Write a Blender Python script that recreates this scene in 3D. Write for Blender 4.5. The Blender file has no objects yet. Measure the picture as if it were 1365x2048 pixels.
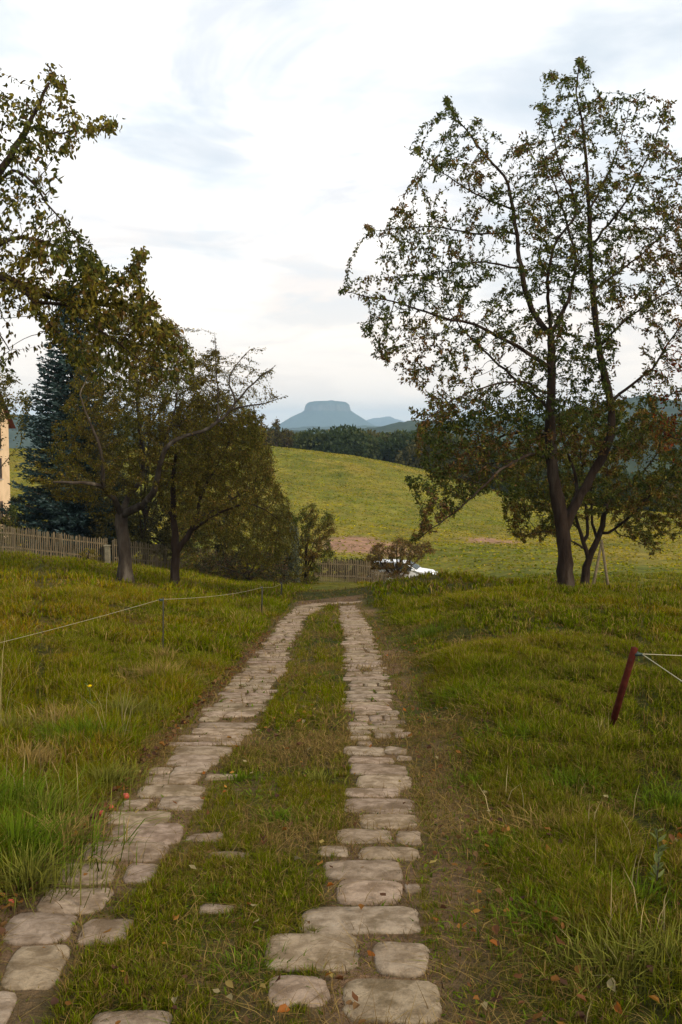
import bpy, bmesh, math, random, time
import numpy as np
from mathutils import Vector, Matrix, noise as mnoise
R = math.radians
T0 = time.time()
rng = np.random.default_rng(7)
random.seed(7)
scene = bpy.context.scene
COL = scene.collection

# ------------------------------------------------------------------ camera
CAM = np.array([0.0, 0.0, 1.6]); PITCH = R(4.83); F = 2000.0; CX, CY = 682.5, 1024.0
cam_d = bpy.data.cameras.new('camera'); cam = bpy.data.objects.new('camera', cam_d); COL.objects.link(cam)
cam.location = CAM; cam.rotation_euler = (R(90) - PITCH, 0, 0)
cam_d.sensor_fit = 'VERTICAL'; cam_d.sensor_height = 36; cam_d.lens = 36 * F / 2048
cam_d.clip_start = 0.05; cam_d.clip_end = 30000
scene.camera = cam
# ------------------------------------------------------------------ light
SUN_EL, SUN_AZ = R(27), R(128)        # azimuth from +Y towards +X : behind the camera, on the right
scene.view_settings.view_transform = 'Standard'; scene.view_settings.look = 'None'
scene.view_settings.exposure = 0.80; scene.view_settings.gamma = 1.0
sun_d = bpy.data.lights.new('sun', 'SUN'); sun_d.energy = 2.0; sun_d.angle = R(10); sun_d.color = (1, .86, .68)
sun = bpy.data.objects.new('sun', sun_d); COL.objects.link(sun)
sd = Vector((math.sin(SUN_AZ) * math.cos(SUN_EL), math.cos(SUN_AZ) * math.cos(SUN_EL), math.sin(SUN_EL)))
sun.rotation_euler = sd.to_track_quat('Z', 'Y').to_euler(); sun.location = (30, -30, 40)


class NT:
    """small helper for node trees"""
    def __init__(s, tree): s.t = tree; s.n = tree.nodes; s.l = tree.links
    def new(s, typ, **kw):
        n = s.n.new(typ)
        for k, v in kw.items():
            if k == 'inp':
                for a, b in v.items():
                    if hasattr(b, 'is_output'): s.l.new(b, n.inputs[a])
                    else: n.inputs[a].default_value = b
            else: setattr(n, k, v)
        return n
    def math(s, op, a, b=None, c=None, clamp=False):
        n = s.n.new('ShaderNodeMath'); n.operation = op; n.use_clamp = clamp
        for i, v in enumerate((a, b, c)):
            if v is None: continue
            if hasattr(v, 'is_output'): s.l.new(v, n.inputs[i])
            else: n.inputs[i].default_value = v
        return n.outputs[0]
    def mix(s, f, a, b, typ='MIX'):
        n = s.n.new('ShaderNodeMix'); n.data_type = 'RGBA'; n.blend_type = typ
        for i, v in ((0, f), (6, a), (7, b)):
            if hasattr(v, 'is_output'): s.l.new(v, n.inputs[i])
            elif i == 0: n.inputs[0].default_value = v
            else: n.inputs[i].default_value = (*v, 1) if len(v) == 3 else v
        return n.outputs[2]
    def noise(s, vec, scale, detail=3, rough=.55, dist=0.0):
        n = s.n.new('ShaderNodeTexNoise'); n.inputs['Scale'].default_value = scale
        n.inputs['Detail'].default_value = detail; n.inputs['Roughness'].default_value = rough
        n.inputs['Distortion'].default_value = dist
        if vec is not None: s.l.new(vec, n.inputs['Vector'])
        return n.outputs['Fac']
    def ramp(s, f, lo, hi):
        n = s.n.new('ShaderNodeMapRange'); n.clamp = True; n.interpolation_type = 'SMOOTHSTEP'
        s.l.new(f, n.inputs[0]); n.inputs[1].default_value = lo; n.inputs[2].default_value = hi
        return n.outputs[0]


world = bpy.data.worlds.new('World'); scene.world = world; world.use_nodes = True
W = NT(world.node_tree); W.n.clear()
sky = W.new('ShaderNodeTexSky'); sky.sky_type = 'NISHITA'; sky.sun_disc = False
sky.sun_elevation = SUN_EL; sky.sun_rotation = SUN_AZ; sky.air_density = 1.0; sky.dust_density = 2.0
bg = W.new('ShaderNodeBackground', inp={'Strength': 0.10}); out = W.new('ShaderNodeOutputWorld')
tc = W.new('ShaderNodeTexCoord'); sep = W.new('ShaderNodeSeparateXYZ', inp={0: tc.outputs['Generated']})
zz = W.math('MAXIMUM', sep.outputs[2], 0.0)
zd = W.math('ADD', zz, 0.16)
cx_ = W.math('DIVIDE', sep.outputs[0], zd); cy_ = W.math('DIVIDE', sep.outputs[1], zd)
cv = W.new('ShaderNodeCombineXYZ', inp={0: cx_, 1: cy_, 2: 0.0}).outputs[0]
n1 = W.noise(cv, 1.15, 5, .55, .5); n2 = W.noise(cv, 3.1, 4, .55, .3)
cover = W.ramp(W.math('ADD', W.math('MULTIPLY', n1, .72), W.math('MULTIPLY', n2, .28)), 0.36, 0.58)
cover = W.math('ADD', W.math('MULTIPLY', cover, .74), .26)
blue = W.mix(0.8, sky.outputs[0], (4.5, 5.05, 5.5))
shade = W.ramp(W.noise(cv, 1.6, 6, .58, .7), 0.38, 0.60)
cloud = W.mix(shade, (5.2, 5.45, 5.8), (8.6, 8.35, 8.0))
low = W.ramp(sep.outputs[2], 0.30, 0.0)
cloud = W.mix(W.math('MULTIPLY', low, .85), cloud, (7.7, 6.5, 5.4))
cover2 = W.math('MAXIMUM', cover, W.math('MULTIPLY', low, .92))
W.l.new(W.mix(cover2, blue, cloud), bg.inputs[0]); W.l.new(bg.outputs[0], out.inputs[0])

# ------------------------------------------------------------------ helpers
def tag(o, label=None, cat=None, group=None, kind=None):
    if label: o['label'] = label
    if cat: o['category'] = cat
    if group: o['group'] = group
    if kind: o['kind'] = kind
    return o

def empty(name, loc, label=None, cat=None, group=None):
    o = bpy.data.objects.new(name, None); o.location = [float(v) for v in loc]; o.empty_display_size = .3; COL.objects.link(o)
    return tag(o, label, cat, group)

def mesh_np(name, V, faces, mat, parent=None, col=None, smooth=False, origin=None):
    """faces: list of int arrays (n,3) / (n,4); V world coordinates"""
    V = np.asarray(V, dtype=np.float64)
    if parent is not None: V = V - np.array(parent.location)[None]
    elif origin is not None: V = V - np.array(origin)[None]
    me = bpy.data.meshes.new(name)
    faces = [np.asarray(f, dtype=np.int32) for f in faces if len(f)]
    nl = sum(f.size for f in faces); nf = sum(len(f) for f in faces)
    me.vertices.add(len(V)); me.vertices.foreach_set('co', V.astype(np.float32).ravel())
    me.loops.add(nl); me.polygons.add(nf)
    me.loops.foreach_set('vertex_index', np.concatenate([f.ravel() for f in faces]))
    tot = np.concatenate([np.full(len(f), f.shape[1], np.int32) for f in faces])
    st = np.concatenate([[0], np.cumsum(tot)[:-1]]).astype(np.int32)
    me.polygons.foreach_set('loop_start', st); me.polygons.foreach_set('loop_total', tot)
    if smooth: me.polygons.foreach_set('use_smooth', np.ones(nf, bool))
    me.update(calc_edges=True)
    if col is not None:
        a = me.attributes.new('Col', 'FLOAT_COLOR', 'POINT')
        c = np.ones((len(V), 4), np.float32); c[:, :3] = col; a.data.foreach_set('color', c.ravel())
    me.materials.append(mat)
    o = bpy.data.objects.new(name, me); COL.objects.link(o)
    if parent is not None: o.parent = parent
    elif origin is not None: o.location = [float(v) for v in origin]
    return o

def bm_obj(name, bm, mat, parent=None, smooth=False, origin=None):
    """bm in world coordinates"""
    off = Vector(parent.location) if parent is not None else (Vector([float(v) for v in origin]) if origin is not None else Vector((0, 0, 0)))
    bmesh.ops.translate(bm, vec=-off, verts=bm.verts)
    bmesh.ops.recalc_face_normals(bm, faces=bm.faces)
    if smooth:
        for f in bm.faces: f.smooth = True
    me = bpy.data.meshes.new(name); bm.to_mesh(me); bm.free(); me.materials.append(mat)
    o = bpy.data.objects.new(name, me); COL.objects.link(o)
    if parent is not None: o.parent = parent
    elif origin is not None: o.location = off
    return o

def add_box(bm, c, s, rot=None, bevel=0.0):
    g = bmesh.ops.create_cube(bm, size=1.0); vs = g['verts']
    M = Matrix.Translation(Vector([float(v) for v in c])) @ (rot.to_4x4() if rot is not None else Matrix.Identity(4)) @ Matrix.Diagonal((*s, 1))
    bmesh.ops.transform(bm, matrix=M, verts=vs)
    if bevel:
        es = list({e for v in vs for e in v.link_edges})
        bmesh.ops.bevel(bm, geom=es, offset=bevel, segments=1, affect='EDGES', profile=.5)

def tube(bm, pts, radii, n=8, caps=True):
    pts = [Vector([float(v) for v in p]) for p in pts]; rings = []
    ref = None
    for i, p in enumerate(pts):
        d = (pts[min(i + 1, len(pts) - 1)] - pts[max(i - 1, 0)]).normalized()
        if ref is None: ref = d.orthogonal().normalized()
        ref = (ref - d * ref.dot(d))
        ref = ref.normalized() if ref.length > 1e-6 else d.orthogonal().normalized()
        b = d.cross(ref)
        r = radii[i] if hasattr(radii, '__len__') else radii
        rings.append([bm.verts.new(p + (ref * math.cos(2 * math.pi * k / n) + b * math.sin(2 * math.pi * k / n)) * r) for k in range(n)])
    for a, b_ in zip(rings[:-1], rings[1:]):
        for k in range(n): bm.faces.new((a[k], a[(k + 1) % n], b_[(k + 1) % n], b_[k]))
    if caps: bm.faces.new(rings[0][::-1]); bm.faces.new(rings[-1])

def fb(x, y, seed=0, octv=4):
    """vectorised value noise fbm in [-1,1]"""
    x = np.asarray(x, float); y = np.asarray(y, float); tot = 0; amp = 1; norm = 0
    for o in range(octv):
        xi = np.floor(x).astype(np.int64); yi = np.floor(y).astype(np.int64); fx = x - xi; fy = y - yi
        fx = fx * fx * (3 - 2 * fx); fy = fy * fy * (3 - 2 * fy)
        def h(a, b):
            n = (a * 374761393 + b * 668265263 + (seed + o * 17) * 1442695041) & 0x7fffffff
            n = ((n ^ (n >> 13)) * 1274126177) & 0x7fffffff
            return ((n ^ (n >> 16)) & 0xffff) / 32767.5 - 1
        v = (h(xi, yi) * (1 - fx) + h(xi + 1, yi) * fx) * (1 - fy) + (h(xi, yi + 1) * (1 - fx) + h(xi + 1, yi + 1) * fx) * fy
        tot = tot + amp * v; norm += amp; amp *= .5; x = x * 2.03 + 11.3; y = y * 2.03 + 5.7
    return tot / norm

cp, sp = math.cos(PITCH), math.sin(PITCH)
def P(px, py, Y):
    cx = (px - CX) / F; cy = (CY - py) / F
    t = Y / (cp + cy * sp)
    return np.array([cx * t, Y, CAM[2] + t * (-sp + cy * cp)])

# ------------------------------------------------------------------ materials
def new_mat(name):
    m = bpy.data.materials.new(name); m.use_nodes = True; t = NT(m.node_tree); t.n.clear()
    o = t.new('ShaderNodeOutputMaterial'); return m, t, o

def leaf_mat(name, trans=.3, gloss=.12):
    m, t, o = new_mat(name)
    a = t.new('ShaderNodeAttribute', attribute_name='Col')
    g = t.new('ShaderNodeNewGeometry')
    nz = t.noise(g.outputs['Position'], 9.0, 2)
    c = t.mix(t.math('MULTIPLY', nz, .5), a.outputs['Color'], (0, 0, 0)) if False else a.outputs['Color']
    hs = t.new('ShaderNodeHueSaturation', inp={'Color': c, 'Saturation': 1.15, 'Value': t.math('ADD', t.math('MULTIPLY', nz, .5), .85)})
    d = t.new('ShaderNodeBsdfDiffuse', inp={'Color': hs.outputs[0]})
    tr = t.new('ShaderNodeBsdfTranslucent', inp={'Color': hs.outputs[0]})
    gl = t.new('ShaderNodeBsdfGlossy', inp={'Color': (.6, .6, .6, 1), 'Roughness': .55})
    m1 = t.new('ShaderNodeMixShader', inp={0: trans}); t.l.new(d.outputs[0], m1.inputs[1]); t.l.new(tr.outputs[0], m1.inputs[2])
    m2 = t.new('ShaderNodeMixShader', inp={0: gloss * .12}); t.l.new(m1.outputs[0], m2.inputs[1]); t.l.new(gl.outputs[0], m2.inputs[2])
    t.l.new(m2.outputs[0], o.inputs[0])
    return m

def rough_mat(name, c1, c2, scale=6, rough=.9, bump=.3, stretch=(1, 1, 1), c3=None, bscale=None, attr=False, metal=0, dist=.02):
    m, t, o = new_mat(name)
    tc = t.new('ShaderNodeTexCoord'); mp = t.new('ShaderNodeMapping', inp={0: tc.outputs['Object']}); mp.inputs['Scale'].default_value = stretch
    n = t.ramp(t.noise(mp.outputs[0], scale, 5, .6, .3), .3, .7)
    c = t.mix(n, c1, c2)
    if c3 is not None: c = t.mix(t.ramp(t.noise(mp.outputs[0], scale * .37, 4, .65), .52, .66), c, c3)
    if attr:
        a = t.new('ShaderNodeAttribute', attribute_name='Col'); c = t.mix(1.0, c, a.outputs['Color'], 'MULTIPLY')
    b = t.new('ShaderNodeBsdfPrincipled', inp={'Base Color': c, 'Roughness': rough, 'Metallic': metal})
    b.inputs['Specular IOR Level'].default_value = .04 if rough > .9 else .25
    if bump:
        bn = t.noise(mp.outputs[0], (bscale or scale * 3), 6, .65)
        bp = t.new('ShaderNodeBump', inp={'Strength': bump, 'Distance': dist, 'Height': bn}); t.l.new(bp.outputs[0], b.inputs['Normal'])
    t.l.new(b.outputs[0], o.inputs[0]); return m

M_leaf = leaf_mat('foliage', .38)
M_grassb = leaf_mat('grass_blades', .12, .02)
M_needle = leaf_mat('needles', .08, .15)
M_bark = rough_mat('bark', (.022, .014, .010), (.045, .031, .022), 5, .95, .9, (1, 1, .25), c3=(.065, .05, .036), bscale=14, dist=.05)
M_barkgrey = rough_mat('old_bark', (.032, .024, .018), (.075, .060, .045), 5, .95, .9, (1, 1, .3), c3=(.13, .11, .085), bscale=12, dist=.05)
M_wood = rough_mat('weathered_wood', (.10, .078, .046), (.19, .15, .09), 4, .92, .5, (6, 6, .5), c3=(.09, .075, .045))
M_stone = rough_mat('sandstone', (.185, .132, .084), (.375, .288, .202), 12, .95, 1.3, c3=(.165, .118, .072), bscale=48, attr=True, dist=.014)
M_post = rough_mat('rusty_post', (.040, .009, .006), (.075, .018, .011), 12, .92, .3, c3=(.05, .02, .016), dist=.003)
M_postgrey = rough_mat('dark_post', (.02, .018, .012), (.05, .045, .03), 12, .7, .2, dist=.003)
M_wire = rough_mat('white_cord', (.36, .33, .22), (.28, .25, .16), 30, .7, 0)
M_insul = rough_mat('black_plastic', (.015, .03, .025), (.03, .05, .04), 20, .5, 0)

# ------------------------------------------------------------------ terrain
ctrl = []       # x, y, z
def cw(x, y, z): ctrl.append((x, y, z))
def c_px(px, py, Y): p = P(px, py, Y); ctrl.append(tuple(p))
SL = .1127
for Y in (-9, -5, -1):
    for x in (-22, -8, 0, 8, 22): cw(x, Y, -SL * Y)
for Y in (3, 6, 9, 12.5, 16, 20):
    for x in (-.75, -.38, -.15, 0, .08): cw(x * Y, Y, -SL * Y + (.03 * (Y / 10) if x < -.3 else 0))
for Y, b in ((4, .03), (8, .10), (12, .18), (16, .26), (20, .30), (23, .26)):
    cw(.12 * Y, Y, -SL * Y + b); cw(.34 * Y, Y, -SL * Y + b * .65); cw(.75 * Y, Y, -SL * Y + b * .5)
# bank crest and the fall behind it
for px, py, Y in ((760, 1192, 25.5), (850, 1156, 29.5), (1000, 1162, 29.5), (1130, 1180, 27), (1250, 1184, 27), (1365, 1190, 27.5), (1700, 1205, 27)): c_px(px, py, Y)
for px, py, Y in ((850, 1186, 38), (1000, 1192, 38), (1200, 1196, 38), (1400, 1200, 38), (1800, 1200, 38)): c_px(px, py, Y)
# path end and slope to the gate
for px, py, Y in ((600, 1206, 25.6), (700, 1205, 25.6), (520, 1200, 27), (560, 1184, 36), (700, 1186, 36), (640, 1168, 53), (740, 1170, 53), (500, 1164, 50), (800, 1182, 56), (860, 1180, 59), (940, 1174, 60)): c_px(px, py, Y)
# left slope
for px, py, Y in ((0, 1290, 12), (0, 1200, 20), (0, 1135, 34), (252, 1163, 30), (350, 1176, 30), (150, 1143, 33), (20, 1112, 43), (120, 1123, 45), (250, 1132, 48), (380, 1140, 52), (450, 1146, 54), (-400, 1120, 40), (-400, 1230, 16),
                  (0, 1102, 60), (-300, 1095, 60), (200, 1112, 65), (400, 1118, 68)): c_px(px, py, Y)
# far meadow
for px, rows in {
    1700: ((50, 1185), (65, 1145), (90, 1095), (140, 1055), (185, 1045)),
    1365: ((50, 1172), (65, 1140), (90, 1088), (140, 1046), (185, 1033)),
    1180: ((50, 1180), (65, 1142), (90, 1085), (130, 1036), (175, 1012)),
    1000: ((50, 1184), (65, 1138), (90, 1078), (130, 1018), (170, 985)),
    850: ((66, 1152), (76, 1112), (110, 1030), (140, 970), (165, 940)),
    700: ((66, 1134), (72, 1112), (82, 1084), (110, 1000), (140, 938), (160, 912)),
    550: ((66, 1125), (76, 1095), (110, 990), (140, 920), (155, 894)),
    300: ((80, 1085), (110, 995), (150, 895)), 0: ((80, 1075), (110, 1000), (150, 900)), -500: ((110, 1010), (150, 905))}.items():
    for Y, py in rows: c_px(px, py, Y)
for u in (-1.2, -.5, -.15, 0, .12, .3, .6, 1.2):
    for Y, z in ((205, -10), (240, -20), (330, -30), (600, -34), (1200, -30), (2400, -16), (4000, -9), (6500, -10), (9500, -14)):
        if Y < 300: z = z - max(0, u) * 26
        cw(u * Y, Y, z)
C = np.array(ctrl)
def uv(x, y): return np.stack([x / (y + 14) * 4.0, np.log(y + 14) * 2.2], -1)
UC = uv(C[:, 0], C[:, 1]); TCn = (C[:, 2] - 1.6) / (C[:, 1] + 14)
def kern(d2): return np.where(d2 > 1e-12, .5 * d2 * np.log(np.maximum(d2, 1e-12)), 0)
n = len(C); K = kern(((UC[:, None] - UC[None]) ** 2).sum(-1)) + np.eye(n) * 3e-3
Pm = np.concatenate([np.ones((n, 1)), UC], 1)
A = np.block([[K, Pm], [Pm.T, np.zeros((3, 3))]])
sol = np.linalg.solve(A, np.concatenate([TCn, np.zeros(3)]))
def tps(x, y):
    q = uv(x, y); o = np.empty(len(q))
    for i in range(0, len(q), 20000):
        s = q[i:i + 20000]; k = kern(((s[:, None] - UC[None]) ** 2).sum(-1))
        o[i:i + 20000] = k @ sol[:n] + sol[n] + s @ sol[n + 1:]
    return 1.6 + o * (y + 14)
Ys = [-10.0]
while Ys[-1] < 9500: Ys.append(Ys[-1] + max(.11, .0125 * (Ys[-1] + 2)))
Ys = np.array(Ys); Us = np.linspace(-1.5, 1.5, 341)
GY, GU = np.meshgrid(Ys, Us, indexing='ij'); GX = GU * (GY + 14)
GZ = tps(GX.ravel(), GY.ravel()).reshape(GX.shape)

def raw_h(x, y, Zg=None):
    Zg = GZ if Zg is None else Zg
    x = np.atleast_1d(np.asarray(x, float)); y = np.atleast_1d(np.asarray(y, float))
    i = np.clip(np.searchsorted(Ys, y) - 1, 0, len(Ys) - 2); fy = (y - Ys[i]) / (Ys[i + 1] - Ys[i])
    u = np.clip((x / (y + 14) + 1.5) / 3.0 * (len(Us) - 1), 0, len(Us) - 1.001); j = u.astype(int); fx = u - j
    return (Zg[i, j] * (1 - fx) + Zg[i, j + 1] * fx) * (1 - fy) + (Zg[i + 1, j] * (1 - fx) + Zg[i + 1, j + 1] * fx) * fy

def hit(px, py, ymin=2.2, ymax=400):
    """point of the ground seen at a pixel"""
    cx = (px - CX) / F; cy = (CY - py) / F
    Y = np.geomspace(ymin, ymax, 900); t = Y / (cp + cy * sp)
    X = cx * t; Z = CAM[2] + t * (-sp + cy * cp)
    H = raw_h(X, Y); k = np.argmax(Z < H)
    if k == 0: k = 1
    a = (Z - H)[k - 1]; b = (Z - H)[k]; f = a / (a - b) if a != b else 0
    yy = Y[k - 1] + (Y[k] - Y[k - 1]) * f; t = yy / (cp + cy * sp)
    return np.array([cx * t, yy, CAM[2] + t * (-sp + cy * cp)])

# wheel tracks : left and right edge pixel polylines
LT = [(2300, -400, -190), (2100, -150, 20), (1940, -5, 155), (1850, 20, 215), (1750, 110, 300), (1650, 212, 375), (1560, 285, 430), (1480, 355, 490), (1400, 428, 548), (1330, 495, 572), (1280, 535, 590), (1250, 558, 605), (1225, 580, 628), (1212, 596, 655)]
RT = [(2300, 640, 930), (2100, 610, 900), (1940, 640, 865), (1850, 640, 835), (1750, 665, 830), (1650, 690, 838), (1560, 705, 820), (1480, 702, 815), (1400, 692, 785), (1330, 690, 764), (1280, 686, 750), (1250, 682, 738), (1225, 680, 722), (1212, 678, 712)]
def edge_world(tr):
    a = np.array([hit(l, py, 1.5, 60)[:2] for py, l, r in tr]); b = np.array([hit(r, py, 1.5, 60)[:2] for py, l, r in tr])
    return a, b
LTw = edge_world(LT); RTw = edge_world(RT)
def xat(e, y): return np.interp(y, e[:, 1], e[:, 0])
def lat(x, y):
    """signed lateral coords: distances outside left track edge, etc."""
    return x - xat(LTw[0], y), x - xat(LTw[1], y), x - xat(RTw[0], y), x - xat(RTw[1], y)
def track_mask(x, y, m=.05):
    a, b, c, d = lat(x, y); on = ((a > -m) & (b < m)) | ((c > -m) & (d < m))
    return on & (y < 25)

# micro relief
def relief(x, y):
    a, b, c, d = lat(x, y)
    inroad = np.clip(1 - np.maximum(-a, d) / .5, 0, 1) * (y < 26)
    amp = .045 * (1 - .75 * inroad)
    r = amp * fb(x * 1.1, y * 1.1, 3) + .02 * fb(x * 3.3, y * 3.3, 5, 3) * (1 - inroad * .5)
    far = np.clip((y - 12) / 60, 0, 1); r = r + far * (.22 * fb(x * .12, y * .12, 9) + .12 * fb(x * .45, y * .45, 8, 3))
    # tussocks in the left verge, low shoulder beside the road
    lf = np.clip((-a) / .6, 0, 1) * (y < 30); r = r + lf * .05 * (fb(x * 2.1, y * 2.1, 31, 2) + .5)
    rt = np.clip(d / 1.2, 0, 1) * (y < 30); r = r + rt * .11 * (fb(x * 1.0, y * .9, 37, 3) + .5)
    r = r - .02 * np.exp(-((d - .35) / .25) ** 2) * (y < 25)
    fz = np.clip((y - 400) / 1200, 0, 1); r = r + fz * 2.5 * fb(x * .004, y * .004, 21)
    return r
GZ2 = GZ + relief(GX.ravel(), GY.ravel()).reshape(GX.shape)
def H(x, y): return raw_h(x, y, GZ2)
def H1(x, y): return float(H(x, y)[0])
def ghit(px, py, ymin=2.2, ymax=400):
    p = hit(px, py, ymin, ymax); p[2] = H1(p[0], p[1]); return p
def hitY(px, Y):
    x = (px - CX) / F * Y; return np.array([x, Y, H1(x, Y)])

nr, nc = GX.shape
idx = np.arange(nr * nc).reshape(nr, nc)
quads = np.stack([idx[:-1, :-1], idx[:-1, 1:], idx[1:, 1:], idx[1:, :-1]], -1).reshape(-1, 4)

# dirt amount per ground vertex (bare soil beside and between the stones; a bare patch beyond the gate)
bareA = ghit(735, 1094, 60); bareB = ghit(975, 1079, 60)
def dirt(x, y):
    a, b, c, d = lat(x, y); near = y < 27
    nz = fb(x * 2.2, y * 2.2, 40, 3)
    v = np.exp(-((d - .17) / .13) ** 2) * (.68 + .8 * fb(x * 1.1, y * .7, 47, 2)) * near + np.exp(-((a + .06) / .09) ** 2) * 1.0 * near
    v = np.where(((a > -.02) & (b < .02)) | ((c > -.02) & (d < .02)), .8, v) * near + 0
    v = v + near * .35 * (nz > .25) * (a > 0) * (d < 0)
    e = ((x - bareA[0]) / 4.3) ** 2 + ((y - bareA[1]) / 6.5) ** 2 + .5 * fb(x * .5, y * .5, 41, 3)
    v = v + np.clip(1.25 - e, 0, 1) * (y > 50)
    e = ((x - bareB[0]) / 3.0) ** 2 + ((y - bareB[1]) / 3.2) ** 2 + .5 * fb(x * .5, y * .5, 42, 3)
    v = v + np.clip(1.15 - e, 0, 1) * (y > 50)
    return np.clip(v * (.75 + .5 * nz), 0, 1)
def grass_col(x, y):
    """base colour of the turf (real variation of green, olive, straw)"""
    a = fb(x * .35, y * .35, 50, 4)[:, None]; b = fb(x * 1.3, y * 1.3, 51, 4)[:, None]; c = fb(x * .09, y * .09, 52, 3)[:, None]
    g = np.array([.082, .098, .010]); ol = np.array([.140, .126, .015]); st = np.array([.20, .130, .034]); dk = np.array([.046, .058, .008])
    t = np.clip(.45 + 1.3 * a + .5 * c, 0, 1); col = g * (1 - t) + ol * t
    t2 = np.clip((b - .12) * 1.8, 0, .75); col = col * (1 - t2) + st * t2
    t3 = np.clip((-b - .15) * 1.6, 0, .6); col = col * (1 - t3) + dk * t3
    wornn = np.clip((15 - y) / 9, 0, 1)[:, None] * (.34 + .3 * fb(x * .9, y * .9, 55, 3)[:, None]); col = col * (1 - wornn) + np.array([.082, .066, .020]) * wornn
    lt = (np.clip((-x - 1.5) / 3, 0, 1) * np.clip((y - 9) / 5, 0, 1) * np.clip((44 - y) / 8, 0, 1))[:, None] * np.clip(.68 + 1.1 * fb(x * .28, y * .5, 56, 4)[:, None], .2, .95); col = col * (1 - lt) + np.array([.175, .115, .026]) * lt
    rbk = (np.clip((x - 2.5) / 2, 0, 1) * np.clip((y - 12) / 5, 0, 1) * np.clip((32 - y) / 4, 0, 1))[:, None] * np.clip(1.5 * fb(x * .35, y * .5, 58, 4)[:, None], 0, .8); col = col * (1 - rbk) + np.array([.17, .10, .022]) * rbk
    drk = np.clip(2.0 * fb(x * .55, y * .7, 59, 4)[:, None] - .1, 0, .6) * (y < 45)[:, None]; col = col * (1 - drk) + np.array([.048, .062, .010]) * drk
    lush = (np.clip((x - .9) / 1.2, 0, 1) * np.clip((15 - y) / 6, 0, 1))[:, None] * (.55 + .35 * fb(x * .7, y * .7, 57, 3)[:, None]); col = col * (1 - lush) + np.array([.055, .066, .012]) * lush
    lime = np.exp(-((y - 36) / 11) ** 2)[:, None] * (x < 8)[:, None] * .55; col = col * (1 - lime) + np.array([.15, .155, .022]) * lime
    far = np.clip((y - 45) / 30, 0, 1)[:, None]
    fc = np.array([.195, .175, .026]) * (1 + .30 * a + .25 * b) + np.array([.07, .02, .008]) * np.clip(b + c * .9, -.6, 1)
    return col * (1 - far) + fc * far
xs, ys = GX.ravel(), GY.ravel()
gc = grass_col(xs, ys); dm = dirt(xs, ys)[:, None]; dm = np.clip((dm - .12) * 1.9, 0, 1)
soil = np.where((ys > 50)[:, None], np.array([.27, .155, .095]), np.array([.150, .092, .052]))
gcol = gc * np.where(ys < 45, .42, .75)[:, None] * (1 - dm) + soil * dm
fz = np.clip((ys - 190) / 30, 0, 1)[:, None]; gcol = gcol * (1 - fz) + np.array([.05, .065, .02]) * fz
fz = np.clip((ys - 1500) / 600, 0, 1)[:, None]; fieldc = np.where((fb(xs * .0011, ys * .0006, 60, 2) > -.25)[:, None], np.array([.30, .25, .14]), np.array([.07, .08, .03]))
gcol = gcol * (1 - fz) + fieldc * fz
mg, t, o = new_mat('ground_soil_and_turf')
at = t.new('ShaderNodeAttribute', attribute_name='Col'); geo = t.new('ShaderNodeNewGeometry')
n1 = t.noise(geo.outputs['Position'], 3.0, 6, .65); n2 = t.noise(geo.outputs['Position'], 24.0, 4, .65); n3 = t.noise(geo.outputs['Position'], .7, 5, .6)
val = t.math('ADD', t.math('MULTIPLY', n1, .8), t.math('MULTIPLY', n2, .8)); n4 = t.ramp(t.noise(geo.outputs['Position'], 1.1, 5, .6, .4), .36, .62); val = t.math('ADD', val, t.math('MULTIPLY', t.math('ADD', n4, -.5), .42)); val = t.math('ADD', val, t.math('ADD', t.math('MULTIPLY', n3, .5), -.05))
hs = t.new('ShaderNodeHueSaturation', inp={'Color': at.outputs['Color'], 'Value': val})
b = t.new('ShaderNodeBsdfPrincipled', inp={'Base Color': hs.outputs[0], 'Roughness': 1.0}); b.inputs['Specular IOR Level'].default_value = .08
bp = t.new('ShaderNodeBump', inp={'Strength': 1.0, 'Distance': .06, 'Height': n2}); t.l.new(bp.outputs[0], b.inputs['Normal'])
t.l.new(b.outputs[0], o.inputs[0])
ground = mesh_np('ground', np.stack([xs, ys, GZ2.ravel()], -1), [quads], mg, col=gcol, smooth=True)
tag(ground, kind='structure')
print('terrain', time.time() - T0)

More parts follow.
